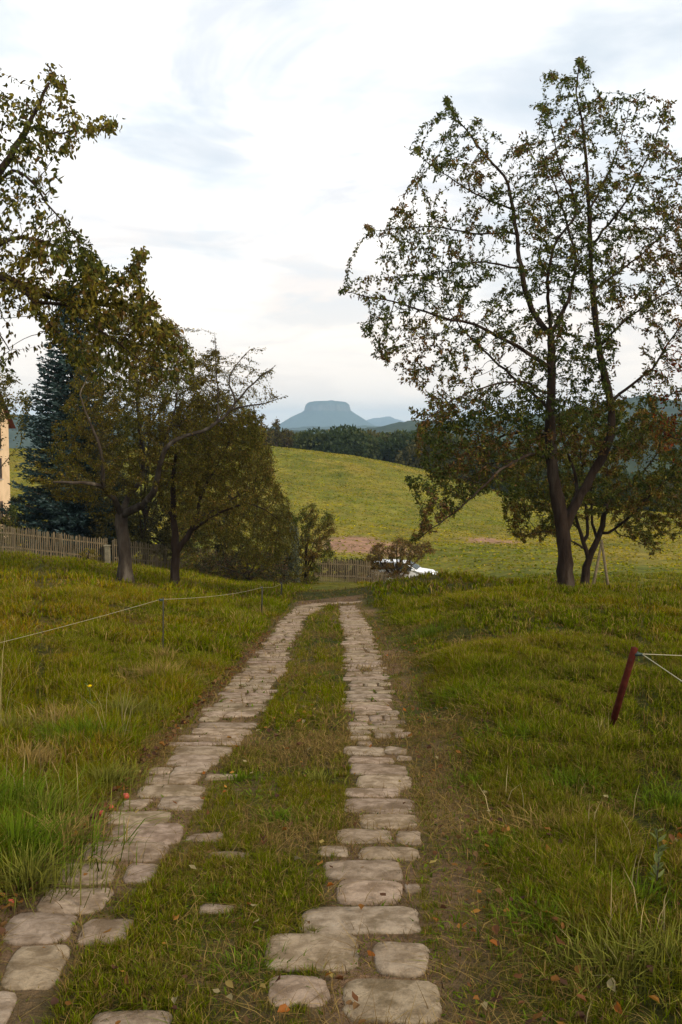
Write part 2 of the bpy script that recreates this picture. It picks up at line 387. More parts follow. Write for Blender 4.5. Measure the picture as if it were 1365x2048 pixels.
# ------------------------------------------------------------------ paving stones of the two wheel tracks
SV, SFq, SFt, SC = [], [], [], []
CELL = .025; MX0, MY0 = -5.0, 1.5; mask = np.zeros((480, 1100), bool)
def stone(poly, zt=.012, tone=1.0):
    """poly: 4 world xy corners (near-left, near-right, far-right, far-left)"""
    poly = np.array(poly, float); c = poly.mean(0); poly = poly + rng.normal(0, .009, (4, 2)); N = 28
    base = len(SV); ph = random.uniform(0, 50); e = random.uniform(4.5, 9)
    tilt = (random.gauss(0, .012), random.gauss(0, .014))
    out = []
    for k in range(N):
        an = 2 * math.pi * k / N; ca, sa = math.cos(an), math.sin(an)
        r = (abs(ca) ** e + abs(sa) ** e) ** (-1 / e)
        u = .5 + .5 * r * ca; v = .5 + .5 * r * sa
        p = (poly[0] * (1 - u) + poly[1] * u) * (1 - v) + (poly[3] * (1 - u) + poly[2] * u) * v
        w = 1.02 + .055 * mnoise.noise(Vector((ca * 1.4 + ph, sa * 1.4, 0))) + .06 * mnoise.noise(Vector((ca * 4 + ph, sa * 4, 5)))
        out.append(c + (p - c) * w)
    out = np.array(out)
    tcol = np.array([1, 1, 1]) * tone * random.uniform(.86, 1.1) * np.array([1, random.uniform(.96, 1.02), random.uniform(.92, 1.04)])
    zt = zt * .6
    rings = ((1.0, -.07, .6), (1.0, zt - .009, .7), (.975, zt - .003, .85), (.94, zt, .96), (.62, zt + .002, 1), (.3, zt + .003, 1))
    for s, dz, cm in rings:
        q = c + (out - c) * s
        hz = H(q[:, 0], q[:, 1]) * .5 + .5 * H1(c[0], c[1]) + (q - c) @ np.array([0, -SL]) * .5
        for k in range(N):
            und = .005 * mnoise.noise(Vector((q[k, 0] * 9, q[k, 1] * 9, 0)))
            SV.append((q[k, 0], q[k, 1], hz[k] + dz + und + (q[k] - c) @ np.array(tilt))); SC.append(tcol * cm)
    for r_ in range(len(rings) - 1):
        for k in range(N):
            a = base + r_ * N + k; b_ = base + r_ * N + (k + 1) % N; SFq.append((a, b_, b_ + N, a + N))
    ci = len(SV); SV.append((c[0], c[1], H1(c[0], c[1]) + zt + .008)); SC.append(tcol)
    for k in range(N): SFt.append((base + (len(rings) - 1) * N + k, base + (len(rings) - 1) * N + (k + 1) % N, ci))
    # footprint
    lo = ((out.min(0) - (MX0, MY0)) / CELL).astype(int); hi = ((out.max(0) - (MX0, MY0)) / CELL).astype(int) + 1
    for i in range(max(lo[0], 0), min(hi[0], 480)):
        for j in range(max(lo[1], 0), min(hi[1], 1100)):
            q = np.array([MX0 + (i + .5) * CELL, MY0 + (j + .5) * CELL]); ang = math.atan2(*(q - c)[::-1])
            d = np.hypot(*(out - c).T); aa = np.arctan2((out - c)[:, 1], (out - c)[:, 0]); kk = np.argmin(np.abs(np.angle(np.exp(1j * (aa - ang)))))
            if np.hypot(*(q - c)) < d[kk] * .93: mask[i, j] = True
def stone_px(x0, x1, y0, y1, sh, zt=.012, tone=1.0):
    s = sh * (y1 - y0)
    if sh > 0: cs = ((x0, y1), (x1 - s, y1), (x1, y0), (x0 + s, y0))
    else: cs = ((x0, y1), (x1, y1), (x1 + s * .3, y0), (x0 - s * .3, y0))
    j = lambda: random.uniform(-1.5, 1.5)
    stone([hit(a + j(), b_ + j(), 1.5, 60)[:2] for a, b_ in cs], zt, tone)
near_R = [(690, 880, 1958, 2044), (540, 655, 1953, 2012), (538, 728, 1870, 1940), (752, 862, 1886, 1950), (605, 836, 1817, 1868), (675, 803, 1764, 1812), (650, 802, 1725, 1762),
          (638, 692, 1695, 1716), (718, 840, 1697, 1722), (676, 782, 1661, 1689), (794, 842, 1664, 1690), (718, 835, 1628, 1657), (688, 830, 1597, 1624), (690, 800, 1578, 1593),
          (716, 822, 1552, 1575), (703, 816, 1530, 1549), (700, 790, 1514, 1527), (796, 822, 1512, 1522), (690, 766, 1497, 1511), (770, 816, 1496, 1507), (818, 838, 1768, 1786)]
near_L = [(-90, 45, 1985, 2075), (-10, 148, 1893, 1977), (0, 155, 1828, 1889), (150, 272, 1843, 1892), (75, 222, 1779, 1829), (104, 242, 1729, 1769), (246, 322, 1729, 1766), (148, 348, 1686, 1723),
          (214, 366, 1651, 1686), (203, 345, 1625, 1650), (243, 302, 1602, 1622), (312, 412, 1597, 1622), (272, 416, 1573, 1597), (282, 402, 1549, 1572), (410, 476, 1550, 1563), (344, 422, 1534, 1549), (298, 342, 1537, 1547),
          (333, 442, 1511, 1533), (348, 470, 1496, 1513)]
near_R = [(a - 1, b_ + 1, c - .5, d + .5) for a, b_, c, d in near_R]; near_L = [(a - 2, b_ + 2, c - .5, d + .5) for a, b_, c, d in near_L]
for q in near_R: stone_px(*q, -.05)
for q in near_L: stone_px(*q, .50)
for q in ((372, 450, 1666, 1684), (415, 505, 1704, 1720), (150, 350, 2018, 2080), (400, 470, 1808, 1828)): stone_px(*q, .4, .004, .85)
def track_rows(tw, y0, y1):
    y = y0
    while y < y1:
        d = random.uniform(.20, .31); l, r = xat(tw[0], y + d / 2), xat(tw[1], y + d / 2); sk = random.gauss(0, .014)
        l += random.uniform(-.07, .06); r += random.uniform(-.06, .07); g = random.uniform(.006, .016); gy = random.uniform(.010, .020)
        cuts = [l, r]
        u = random.random()
        if u < .42: cuts = [l, l + (r - l) * random.uniform(.35, .65), r]
        elif u < .5: cuts = [l, l + (r - l) * .36, l + (r - l) * .68, r]
        for a, b_ in zip(cuts[:-1], cuts[1:]):
            if random.random() < .04 and len(cuts) > 2: continue
            s = (b_ - a) * .04
            sx = (xat(tw[0], y + d) - xat(tw[0], y)) / 2
            stone([(a + g - sx, y + gy + sk), (b_ - g - sx, y + gy - sk), (b_ - g + sx, y + d - gy - sk), (a + g + sx, y + d - gy + sk)], random.uniform(.008, .016), random.uniform(.93, 1.06))
        y += d
yR = hit(750, 1495)[1]; yL = hit(420, 1494)[1]
yE = hit(700, 1213)[1]; yEL = hit(625, 1216)[1]
track_rows(RTw, yR, yE); track_rows(LTw, yL, yEL)
# the bend to the right at the end of the visible path
bend = [hit(*q) for q in ((612, 1215), (628, 1210), (655, 1206.5), (690, 1205), (725, 1204.5))]
def bend_row(pts, w, n):
    pts = np.array(pts)[:, :2]; seg = np.r_[0, np.cumsum(np.hypot(*np.diff(pts, axis=0).T))]
    for k in range(n):
        s0, s1 = seg[-1] * k / n, seg[-1] * (k + 1) / n - .03
        a = np.array([np.interp(s0, seg, pts[:, 0]), np.interp(s0, seg, pts[:, 1])]); b_ = np.array([np.interp(s1, seg, pts[:, 0]), np.interp(s1, seg, pts[:, 1])])
        d = (b_ - a) / np.hypot(*(b_ - a)); nn = np.array([-d[1], d[0]]) * w / 2
        stone([a - nn, b_ - nn, b_ + nn, a + nn], .02, 1.02)
ext = [p[:2] for p in bend]
bend_row(ext, .5, 8)
SV = np.array(SV)
path = mesh_np('path', SV, [np.array(SFq), np.array(SFt)], M_stone, col=np.array(SC), smooth=True)
tag(path, kind='structure')
print('stones', time.time() - T0)

def on_stone(x, y):
    i = ((x - MX0) / CELL).astype(int); j = ((y - MY0) / CELL).astype(int)
    ok = (i >= 0) & (i < 480) & (j >= 0) & (j < 1100); r = np.zeros(len(x), bool); r[ok] = mask[i[ok], j[ok]]; return r

# ------------------------------------------------------------------ grass
GV, GF4, GF3, GC = [], [], [], []; goff = 0
def blades(x, y, h, w, col, lean=.5, curl=.5, z=None, dirn=None, bend=0.0):
    """tapering bent blades"""
    global goff
    n = len(x)
    if n == 0: return
    z = H(x, y) if z is None else z
    th = rng.uniform(0, 2 * np.pi, n) if dirn is None else dirn
    ln = np.abs(rng.normal(0, lean, n)); d = np.stack([np.cos(th), np.sin(th)], -1)
    fa = rng.uniform(0, 2 * np.pi, n); s = np.stack([np.cos(fa), np.sin(fa), np.zeros(n)], -1) * (w / 2)[:, None]
    b = np.stack([x, y, z - .01], -1)
    m = b.copy(); m[:, :2] += d * (h * ln * .38)[:, None]; m[:, 2] += h * .58 / np.sqrt(1 + ln ** 2 * .5)
    tp = b.copy(); tp[:, :2] += d * (h * ln * (1 + curl * .5))[:, None]; tp[:, 2] += h * (1.0 - bend) / np.sqrt(1 + ln ** 2 * 1.6)
    V = np.stack([b - s, b + s, m - s * .8, m + s * .8, tp], 1).reshape(-1, 3)
    k = goff + np.arange(n)[:, None] * 5
    GF4.append(k + np.array([0, 1, 3, 2])); GF3.append(k + np.array([2, 3, 4]))
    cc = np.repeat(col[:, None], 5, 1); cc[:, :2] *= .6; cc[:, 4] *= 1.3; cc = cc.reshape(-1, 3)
    GV.append(V); GC.append(cc); goff += n * 5

def wedge(n, y0, y1, umin=-.40, umax=.40, pad=.7):
    """points uniform in the view wedge between two distances"""
    y = np.sqrt(rng.uniform(y0 ** 2, y1 ** 2, int(n))); x = rng.uniform(umin, umax, int(n)) * y
    x += np.sign(x) * rng.uniform(0, pad, int(n)) * (np.abs(x) > .3 * y)
    return x, y
def zone(x, y):
    a, b, c, d = lat(x, y); near = y < 25.5
    mid = (b > 0) & (c < 0) & near; onl = (a >= 0) & (b <= 0) & near; onr = (c >= 0) & (d <= 0) & near
    return a, b, c, d, mid, onl, onr
def grow(n, y0, y1, hs, ws, clump, seed):
    x, y = wedge(n, y0, y1)
    # cluster: pull towards tuft centres
    cs = clump; gx = np.round(x / cs + .35 * fb(x / cs, y / cs, seed, 1)); gy = np.round(y / cs)
    jx = ((gx * 12.9898 + gy * 78.233) % 1.0 - .5) * cs * .9; jy = ((gx * 39.425 + gy * 11.135) % 1.0 - .5) * cs * .9
    tx, ty = gx * cs + jx, gy * cs + jy; pull = rng.uniform(0, .6, len(x)) * (np.abs(tx - x) < 2 * cs)
    nx, ny = x + (tx - x) * pull, y + (ty - y) * pull
    tuft = np.abs(np.sin(gx * 91.7 + gy * 47.3)) * .8 + .2 * rng.random(len(x))
    x, y = nx, ny
    a, b, c, d, mid, onl, onr = zone(x, y)
    dm = dirt(x, y); keep = ~on_stone(x, y)
    keep &= rng.random(len(x)) > np.where(y < 27, dm * .86, dm * .7)
    joint = (onl | onr)
    keep &= ~joint | (rng.random(len(x)) < .55)
    x, y, tuft, mid, joint, a, d, dm = [v[keep] for v in (x, y, tuft, mid, joint, a, d, dm)]
    hn = fb(x * .9, y * .9, seed + 3, 3); hn2 = fb(x * .3, y * .3, seed + 4, 3)
    hgt = hs * (.42 + .7 * tuft + .6 * hn + .4 * hn2) * rng.uniform(.6, 1.25, len(x))
    edge_l = np.clip(-a / .35, .28, 1); edge_r = np.clip((d - .12) / .65, .25, 1)
    hgt = hgt * np.where(joint, .16, np.where(mid, .42, np.where(a < 0, edge_l * 1.15, edge_r * .9)) ) if y0 < 25 else hgt
    hgt = np.maximum(hgt, .012)
    col = grass_col(x, y); n = len(x)
    if True:
        k = rng.random(n)[:, None]; straw = np.array([.22, .165, .07]); brn = np.array([.11, .07, .03]); fresh = np.array([.11, .145, .014]); yel = np.array([.16, .15, .03])
        col = col * rng.uniform(.5, 1.2, n)[:, None] * np.where(y < 26, .95, 1.1)[:, None]
        lm = (fb(x * .8, y * .8, seed + 9, 3) * .5 + .5)[:, None]
        col = np.where(k < .05 + .12 * lm, straw * rng.uniform(.6, 1.1, n)[:, None], col); col = np.where((k > .2) & (k < .28), brn, col)
        col = np.where((k > .3) & (k < .48 + .12 * (1 - lm)), fresh * rng.uniform(.45, .95, n)[:, None], col); col = np.where((k > .93), yel, col)
    wd = ws * rng.uniform(.6, 1.4, n) * np.clip(hgt / (hs * .6), .45, 1.2)
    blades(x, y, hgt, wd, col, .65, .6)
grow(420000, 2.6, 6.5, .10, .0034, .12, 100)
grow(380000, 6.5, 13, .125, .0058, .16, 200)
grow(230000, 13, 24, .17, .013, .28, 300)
grow(130000, 24, 62, .20, .028, .5, 400)
# far meadow tussocks
x, y = wedge(150000, 60, 195, -.42, .42, 2)
keep = rng.random(len(x)) > dirt(x, y) * .9; x, y = x[keep], y[keep]
c_ = grass_col(x, y) * rng.uniform(.7, 1.25, len(x))[:, None]; kk = rng.random(len(x))[:, None]
c_ = np.where(kk < .12, np.array([.24, .18, .07]), c_); c_ = np.where(kk > .85, np.array([.15, .16, .03]), c_)
blades(x, y, rng.uniform(.05, .15, len(x)), rng.uniform(.08, .26, len(x)), c_ * rng.uniform(.8, 1.35, len(x))[:, None], 1.6, .5)
# lusher tufts of long grass in the left verge
def tuft(px, py, n, h, spread, colr, w=.006, lean=.7):
    p = hit(px, py); r = np.abs(rng.normal(0, spread, n)); a = rng.uniform(0, 2 * np.pi, n)
    x = p[0] + r * np.cos(a); y = p[1] + r * np.sin(a)
    blades(x, y, h * rng.uniform(.5, 1.2, n), w * rng.uniform(.6, 1.3, n), np.array(colr) * rng.uniform(.6, 1.4, (n, 1)), lean, .8, dirn=a + rng.normal(0, .7, n))
LUSH = (.070, .100, .018); DRY = (.20, .145, .065); OLV = (.11, .11, .03)
for q in ((30, 1720, 1100, .22, .26, LUSH), (-20, 1640, 700, .25, .26, LUSH), (90, 1640, 450, .18, .25, OLV), (170, 1500, 700, .22, .2, LUSH), (215, 1570, 500, .16, .15, OLV), (60, 1780, 500, .18, .15, OLV), (130, 1690, 400, .16, .14, DRY),
          (60, 1540, 500, .2, .2, DRY), (250, 1440, 500, .22, .2, OLV), (320, 1370, 400, .24, .2, DRY), (110, 1460, 400, .22, .2, DRY), (20, 1480, 400, .22, .2, OLV),
          (1150, 1580, 500, .13, .25, LUSH), (1060, 1490, 500, .13, .25, LUSH), (1215, 1500, 260, .12, .09, DRY), (1100, 1650, 500, .1, .3, DRY), (1290, 1820, 350, .11, .25, LUSH), (1330, 1960, 350, .12, .25, OLV),
          (1240, 1960, 400, .12, .2, OLV), (1000, 1700, 300, .08, .15, LUSH), (1340, 1620, 400, .12, .2, LUSH), (950, 1560, 300, .08, .15, LUSH), (1100, 1850, 500, .09, .2, LUSH), (940, 1400, 400, .16, .3, LUSH), (860, 1280, 400, .2, .35, LUSH),
          (480, 1560, 200, .06, .09, LUSH), (560, 1640, 250, .07, .1, LUSH), (640, 1560, 250, .07, .1, OLV), (430, 1790, 250, .05, .1, LUSH), (500, 1930, 300, .05, .12, LUSH), (300, 1960, 300, .05, .12, OLV),
          (327, 1335, 200, .25, .09, DRY), (522, 1232, 150, .25, .1, DRY)):
    tuft(*q)
# long dry seed stalks
def stalks(px, py, n, h, spread):
    p = hit(px, py); x = p[0] + rng.normal(0, spread, n); y = p[1] + rng.normal(0, spread, n)
    blades(x, y, h * rng.uniform(.6, 1.1, n), np.full(n, .0045), np.array([.33, .27, .15]) * rng.uniform(.7, 1.2, (n, 1)), .35, .3)
for q in ((230, 1500, 7, .65, .05), (10, 1480, 9, .75, .1), (0, 1390, 4, .6, .1), (260, 1480, 5, .45, .1), (1270, 1900, 8, .3, .15), (1180, 1990, 6, .2, .15), (1100, 1640, 14, .22, .3), (1320, 1830, 8, .3, .2), (190, 1460, 8, .5, .3), (80, 1620, 8, .45, .2), (1215, 1500, 10, .25, .06)):
    stalks(*q)
# flattened dry thatch and small broad leaves
for n_, y0_, y1_, h_, w_ in ((110000, 2.6, 8, .07, .0035), (80000, 8, 18, .09, .007), (40000, 18, 40, .12, .018)):
    x, y = wedge(n_, y0_, y1_); pt = fb(x * 1.1, y * 1.1, 71, 3) + .35 * rng.normal(0, 1, n_); k = (pt > .05) & ~on_stone(x, y); x, y = x[k], y[k]; n_ = len(x)
    cc_ = np.where(rng.random((n_, 1)) < .55, np.array([.19, .135, .06]), np.array([.10, .065, .03])) * rng.uniform(.6, 1.3, (n_, 1))
    blades(x, y, h_ * rng.uniform(.5, 1.3, n_), np.full(n_, w_), cc_, 2.2, .6)
for n_, y0_, y1_, h_, w_ in ((26000, 2.6, 8, .030, .014), (22000, 8, 18, .045, .024)):
    x, y = wedge(n_, y0_, y1_); pt = fb(x * 1.6, y * 1.6, 72, 3) + .2 * rng.normal(0, 1, n_); k = (pt > .12) & ~on_stone(x, y) & (rng.random(n_) > dirt(x, y) * .8); x, y = x[k], y[k]; n_ = len(x)
    blades(x, y, h_ * rng.uniform(.5, 1.4, n_), w_ * rng.uniform(.6, 1.3, n_), np.array([.062, .085, .016]) * rng.uniform(.6, 1.5, (n_, 1)), 1.3, .6)
for y0_, y1_, n_, h_, w_ in ((2.6, 8, 60000, .024, .004), (8, 25, 60000, .03, .008)):
    x, y = wedge(n_, y0_, y1_, -.36, .16); k = track_mask(x, y, .10) & ~on_stone(x, y) & (fb(x * 1.7, y * 1.7, 75, 3) > -.25); x, y = x[k], y[k]; n_ = len(x)
    cc_ = np.array([(.10, .10, .02), (.075, .09, .014), (.13, .10, .03), (.07, .05, .02)])[rng.integers(0, 4, n_)] * rng.uniform(.6, 1.3, (n_, 1))
    blades(x, y, h_ * rng.uniform(.4, 1.5, n_), np.full(n_, w_), cc_, 1.2, .8)
for n_, y0_, y1_, h_, w_ in ((50000, 2.6, 9, .028, .004), (40000, 9, 22, .04, .008)):
    x, y = wedge(n_, y0_, y1_, -.3, .16); dd_ = dirt(x, y); k = (dd_ > .3) & ~on_stone(x, y); x, y = x[k], y[k]; n_ = len(x)
    cc_ = np.array([(.19, .12, .06), (.10, .06, .035), (.06, .04, .025), (.10, .11, .02)])[rng.integers(0, 4, n_)] * rng.uniform(.6, 1.4, (n_, 1))
    blades(x, y, h_ * rng.uniform(.4, 1.4, n_), np.full(n_, w_), cc_, 2.6, .8)
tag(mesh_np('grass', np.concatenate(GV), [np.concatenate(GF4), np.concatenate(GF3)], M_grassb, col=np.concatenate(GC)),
    'short meadow grass with dry stalks over the whole slope', 'grass', kind='stuff')
print('grass', goff // 5, time.time() - T0)

# ------------------------------------------------------------------ leaves
def unit(v): return v / np.maximum(np.linalg.norm(v, axis=-1, keepdims=True), 1e-9)
def leaf_cloud(Pn, D, size, ratio=.45, fold=.25, six=False):
    """folded leaf per point: returns V, tris/quads, repeat"""
    n = len(Pn); D = unit(D); rnd = unit(rng.normal(0, 1, (n, 3))); S = unit(np.cross(D, rnd)); Nn = np.cross(S, D)
    L = size[:, None]; w = L * ratio / 2
    if not six:
        V = np.stack([Pn, Pn + D * L * .45 + S * w + Nn * w * fold, Pn + D * L - Nn * L * .08, Pn + D * L * .45 - S * w + Nn * w * fold], 1)
        k = np.arange(n)[:, None] * 4; F_ = np.concatenate([k + np.array([0, 1, 2]), k + np.array([0, 2, 3])])
        return V.reshape(-1, 3), F_, 4
    V = np.stack([Pn, Pn + D * L * .3 + S * w + Nn * w * fold, Pn + D * L * .7 + S * w * .8 + Nn * w * fold * .6, Pn + D * L - Nn * L * .15,
                  Pn + D * L * .7 - S * w * .8 + Nn * w * fold * .6, Pn + D * L * .3 - S * w + Nn * w * fold], 1)
    k = np.arange(n)[:, None] * 6; F_ = np.concatenate([k + np.array([0, 1, 2, 3]), k + np.array([0, 3, 4, 5])])
    return V.reshape(-1, 3), F_, 6

def pal(n, pts, cols, cl_scale=.8, seed=0, var=.42):
    """leaf colours: palette picked per clump and per leaf"""
    cols = np.array(cols); m = len(cols)
    q = fb(pts[:, 0] / cl_scale + pts[:, 1] * .37, pts[:, 2] / cl_scale + pts[:, 1] * .21, seed, 3) * .9 + .5 + rng.normal(0, .28, n)
    k = np.clip((q * m), 0, m - 1).astype(int)
    return cols[k] * (rng.uniform(1 - var, 1 + var, n) * np.where(rng.random(n) < .3, .55, 1.0))[:, None]

# ------------------------------------------------------------------ trees
rng = np.random.default_rng(5)
def in_poly(x, y, poly):
    poly = np.array(poly, float); r = np.zeros(len(x), bool); j = len(poly) - 1
    for i in range(len(poly)):
        xi, yi = poly[i]; xj, yj = poly[j]
        c = ((yi > y) != (yj > y)) & (x < (xj - xi) * (y - yi) / (yj - yi + 1e-12) + xi); r ^= c; j = i
    return r

def crown_points(poly, n, Y, depth, seed=1, clump=.35, cell=60, thin=None):
    """points filling the volume whose silhouette is poly (pixels at distance Y)"""
    poly = np.array(poly, float); lo, hi = poly.min(0), poly.max(0); out = []; got = 0
    cx, cy = poly.mean(0)
    while got < n:
        m = n * 3; x = rng.uniform(lo[0], hi[0], m); y = rng.uniform(lo[1], hi[1], m)
        k = in_poly(x, y, poly)
        k &= fb(x / cell, y / cell, seed, 3) + clump * rng.normal(0, 1, m) > -.15
        if thin is not None: k &= rng.random(m) < thin(x, y)
        x, y = x[k], y[k]
        rr = np.clip(1 - ((x - cx) / ((hi[0] - lo[0]) / 2)) ** 2 * .8, .12, 1) ** .5 * np.clip(1 - ((y - cy) / ((hi[1] - lo[1]) / 2)) ** 2 * .6, .2, 1) ** .5
        dy = rng.uniform(-1, 1, len(x)) * depth * rr
        YY = Y + dy
        cxx = (x - CX) / F; cyy = (CY - y) / F; t = Y / (cp + cyy * sp)
        # same lateral size whatever the depth: place at distance Y then shift along Y, following the ray only partly
        s = YY / Y
        out.append(np.stack([cxx * t * s, YY, CAM[2] + t * s * (-sp + cyy * cp)], -1)); got += len(x)
    return np.concatenate(out)[:n]

def resample(pts, step):
    pts = np.array(pts, float); seg = np.r_[0, np.cumsum(np.linalg.norm(np.diff(pts, axis=0), axis=1))]
    m = max(2, int(seg[-1] / step) + 1); s = np.linspace(0, seg[-1], m)
    # gentle smoothing by Catmull-like interpolation
    q = np.stack([np.interp(s, seg, pts[:, i]) for i in range(3)], -1)
    for _ in range(2): q[1:-1] = q[1:-1] * .5 + (q[:-2] + q[2:]) * .25
    return q

def build_tree(name, label, cat, group, Y, base_px, limbs, poly, natt, depth, step, leaf, nleaf, palette, bark, seed,
               kill=1.4, trop=(0, 0, .05), droop=.5, rtip=.004, six=False, clump=.35, cell=60, twigs=True, extra_att=None, thin=None, spread=1.0, gam=2.25, ratio=.45, leafless_top=None, maxr=1e9, outw=.3, leafkeep=None, limb_leaf=.026):
    """limbs: [(pixel polyline with optional depth offset), r0, r1]; the first limb starts at the base"""
    global rng
    rng = np.random.default_rng(seed); random.seed(seed)
    bp = P(base_px[0], base_px[1], Y); bp[2] = H1(bp[0], bp[1]); root = empty(name, bp, label, cat, group)
    nodes, par, rad = [], [], []
    for li, (pl, r0, r1) in enumerate(limbs):
        pts = [P(q[0], q[1], Y + (q[2] if len(q) > 2 else 0)) for q in pl]
        if li == 0: pts[0] = bp + np.array([0, 0, -.15])
        q = resample(pts, step * 1.5)
        jit = rng.normal(0, 1, q.shape) * min(step * .07, .02); jit[0] = 0; q = q + jit
        if li == 0: prev = -1
        else:
            A_ = np.array(nodes); prev = int(np.argmin(np.linalg.norm(A_ - q[0], axis=1)))
        for k in range(0 if li == 0 else 1, len(q)):
            nodes.append(q[k]); par.append(prev); rad.append(r0 + (r1 - r0) * k / (len(q) - 1)); prev = len(nodes) - 1
    nsk = len(nodes)
    att = crown_points(poly, natt, Y, depth, seed, clump, cell, thin)
    if extra_att is not None: att = np.concatenate([att, extra_att])
    nodes = [np.array(p) for p in nodes]
    NA = np.array(nodes); near = np.zeros(len(att), int); dist = np.full(len(att), 1e9)
    def upd(i0):
        nonlocal near, dist
        new = np.array(nodes[i0:])
        for c in range(0, len(new), 400):
            s = new[c:c + 400]; d = np.linalg.norm(att[:, None] - s[None], axis=2); m = d.argmin(1); dm = d[np.arange(len(att)), m]
            b_ = dm < dist; dist[b_] = dm[b_]; near[b_] = i0 + c + m[b_]
    # only attach to the limbs, not the bare trunk foot
    upd(0)
    tropv = np.array(trop); nk = {}; ccen = att.mean(0); ccen[2] -= .25 * np.ptp(att[:, 2])
    for it in range(140):
        live = dist > step * kill
        att, near, dist = att[live], near[live], dist[live]
        if len(att) == 0: break
        u_ = unit(att - np.array(nodes)[near])
        acc = {}
        ks, inv = np.unique(near, return_inverse=True); S = np.zeros((len(ks), 3)); np.add.at(S, inv, u_)
        base_n = np.array(nodes)[ks]; okk = np.array([nk.get(int(k_), 0) < 3 for k_ in ks]); ks, S, base_n = ks[okk], S[okk], base_n[okk]
        if len(ks) == 0: break
        for k_ in ks: nk[int(k_)] = nk.get(int(k_), 0) + 1
        S = unit(S) + tropv + outw * unit(base_n - ccen) + rng.normal(0, .13, S.shape); S = unit(S)
        i0 = len(nodes)
        newp = base_n + S * step
        for p_, k in zip(newp, ks): nodes.append(p_); par.append(int(k)); rad.append(0)
        upd(i0)
        if len(nodes) > 14000: break
    nodes = np.array(nodes); par = np.array(par); N = len(nodes)
    ntip = np.zeros(N); kids = [[] for _ in range(N)]
    for i in range(N):
        if par[i] >= 0: kids[par[i]].append(i)
    for i in range(N - 1, -1, -1):
        if not kids[i]: ntip[i] = max(ntip[i], 1)
        if par[i] >= 0: ntip[par[i]] += ntip[i]
    r = np.minimum(rtip * ntip ** (1 / gam), maxr); rad = np.array(rad); r[:nsk] = np.maximum(rad[:nsk], r[:nsk] * .6)
    for i in range(nsk, N):
        if par[i] >= 0: r[i] = min(r[i], r[par[i]] * .9)
    # chains
    BV, BF = [], []
    seen = np.zeros(N, bool)
    def chain_from(i):
        ch = [i]
        while True:
            ks = [k for k in kids[ch[-1]] if not seen[k]]
            if not ks: break
            j = max(ks, key=lambda k: (k < nsk) * 1e6 * (ch[-1] < nsk) + ntip[k]); ch.append(j); seen[j] = True
        return ch
    order = [i for i in range(N) if par[i] < 0] + list(range(N))
    for i in order:
        if par[i] < 0:
            if seen[i]: continue
            seen[i] = True; ch = chain_from(i)
        else:
            if seen[i]: continue
            seen[i] = True; ch = [int(par[i])] + chain_from(i)
        rr = r[ch].copy(); pts = nodes[ch]
        if par[i] >= 0: rr[0] = min(rr[0], rr[1] * 1.25)
        if len(ch) < 2: continue
        ns = 12 if rr.max() > .12 else (7 if rr.max() > .04 else (5 if rr.max() > .015 else 3))
        if i == order[0]:
            rr[0] *= 1.22; 
            if len(rr) > 2: rr[1] *= 1.08
        rr[-1] *= .5
        dv = np.gradient(pts, axis=0); dv = unit(dv); ref = np.cross(dv[0], [.3, .9, .2]); ref = ref / np.linalg.norm(ref)
        off = len(BV)
        for k in range(len(ch)):
            ref = ref - dv[k] * (ref @ dv[k]); ref = ref / max(np.linalg.norm(ref), 1e-6); bb = np.cross(dv[k], ref)
            for s in range(ns):
                an = 2 * math.pi * s / ns; wob = 1 + (.10 * math.sin(s * 2.1 + k * .7) + .05 * math.sin(s * 5 + k * 2.3) if ns == 12 else 0)
                BV.append(pts[k] + (ref * math.cos(an) + bb * math.sin(an)) * rr[k] * wob)
            if k:
                for s in range(ns):
                    a = off + (k - 1) * ns + s; b_ = off + (k - 1) * ns + (s + 1) % ns; BF.append((a, b_, b_ + ns, a + ns))
    # leaves on the fine twigs
    tw = np.array([i for i in range(N) if par[i] >= 0 and ((ntip[i] <= 5 and i >= nsk) or (i < nsk and rad[i] < limb_leaf * Y / 25 and i > 20))])
    if len(tw):
        w_ = 1.0 / np.minimum(ntip[tw], 2.5) ; w_ = w_ / w_.sum()
        pick = rng.choice(tw, nleaf, p=w_); tt = rng.random(nleaf)[:, None]
        base = nodes[par[pick]] * (1 - tt) + nodes[pick] * tt
        dr = unit(nodes[pick] - nodes[par[pick]])
        # short side shoots
        sh = unit(rng.normal(0, 1, (nleaf, 3))) * rng.uniform(0, 1, (nleaf, 1)) ** 1.4 * step * .75 * spread
        base = base + sh
        if leafkeep is not None:
            q0 = base - CAM; zf = q0[:, 1] * cp - q0[:, 2] * sp; pxx = CX + F * q0[:, 0] / zf; pyy = CY - F * (q0[:, 1] * sp + q0[:, 2] * cp) / zf
            k = rng.random(len(base)) < leafkeep(pxx, pyy); base, dr = base[k], dr[k]
        if leafless_top is not None:
            k = leafless_top(base); base, dr = base[k], dr[k]
        D = unit(dr * .7 + unit(rng.normal(0, 1, base.shape)) * .9 + np.array([0, 0, -droop]))
        sz = leaf * rng.uniform(.55, 1.25, len(base))
        V, Fc, rep = leaf_cloud(base, D, sz, ratio, .3, six)
        colr = np.repeat(pal(len(base), base, palette, .7 if Y < 40 else 1.2, seed), rep, axis=0)
        tr = mesh_np('trunk', np.array(BV), [np.array(BF)], bark, root, smooth=True)
        cr = mesh_np('crown', V, [Fc], M_leaf, root, col=colr)
    print(name, N, 'nodes', time.time() - T0)
    return root

GRN = (.040, .052, .016); DGRN = (.028, .038, .014); OLV = (.105, .092, .022); YEL = (.165, .130, .028); BRN = (.125, .075, .026); RED = (.13, .035, .02); ORG = (.17, .075, .02)

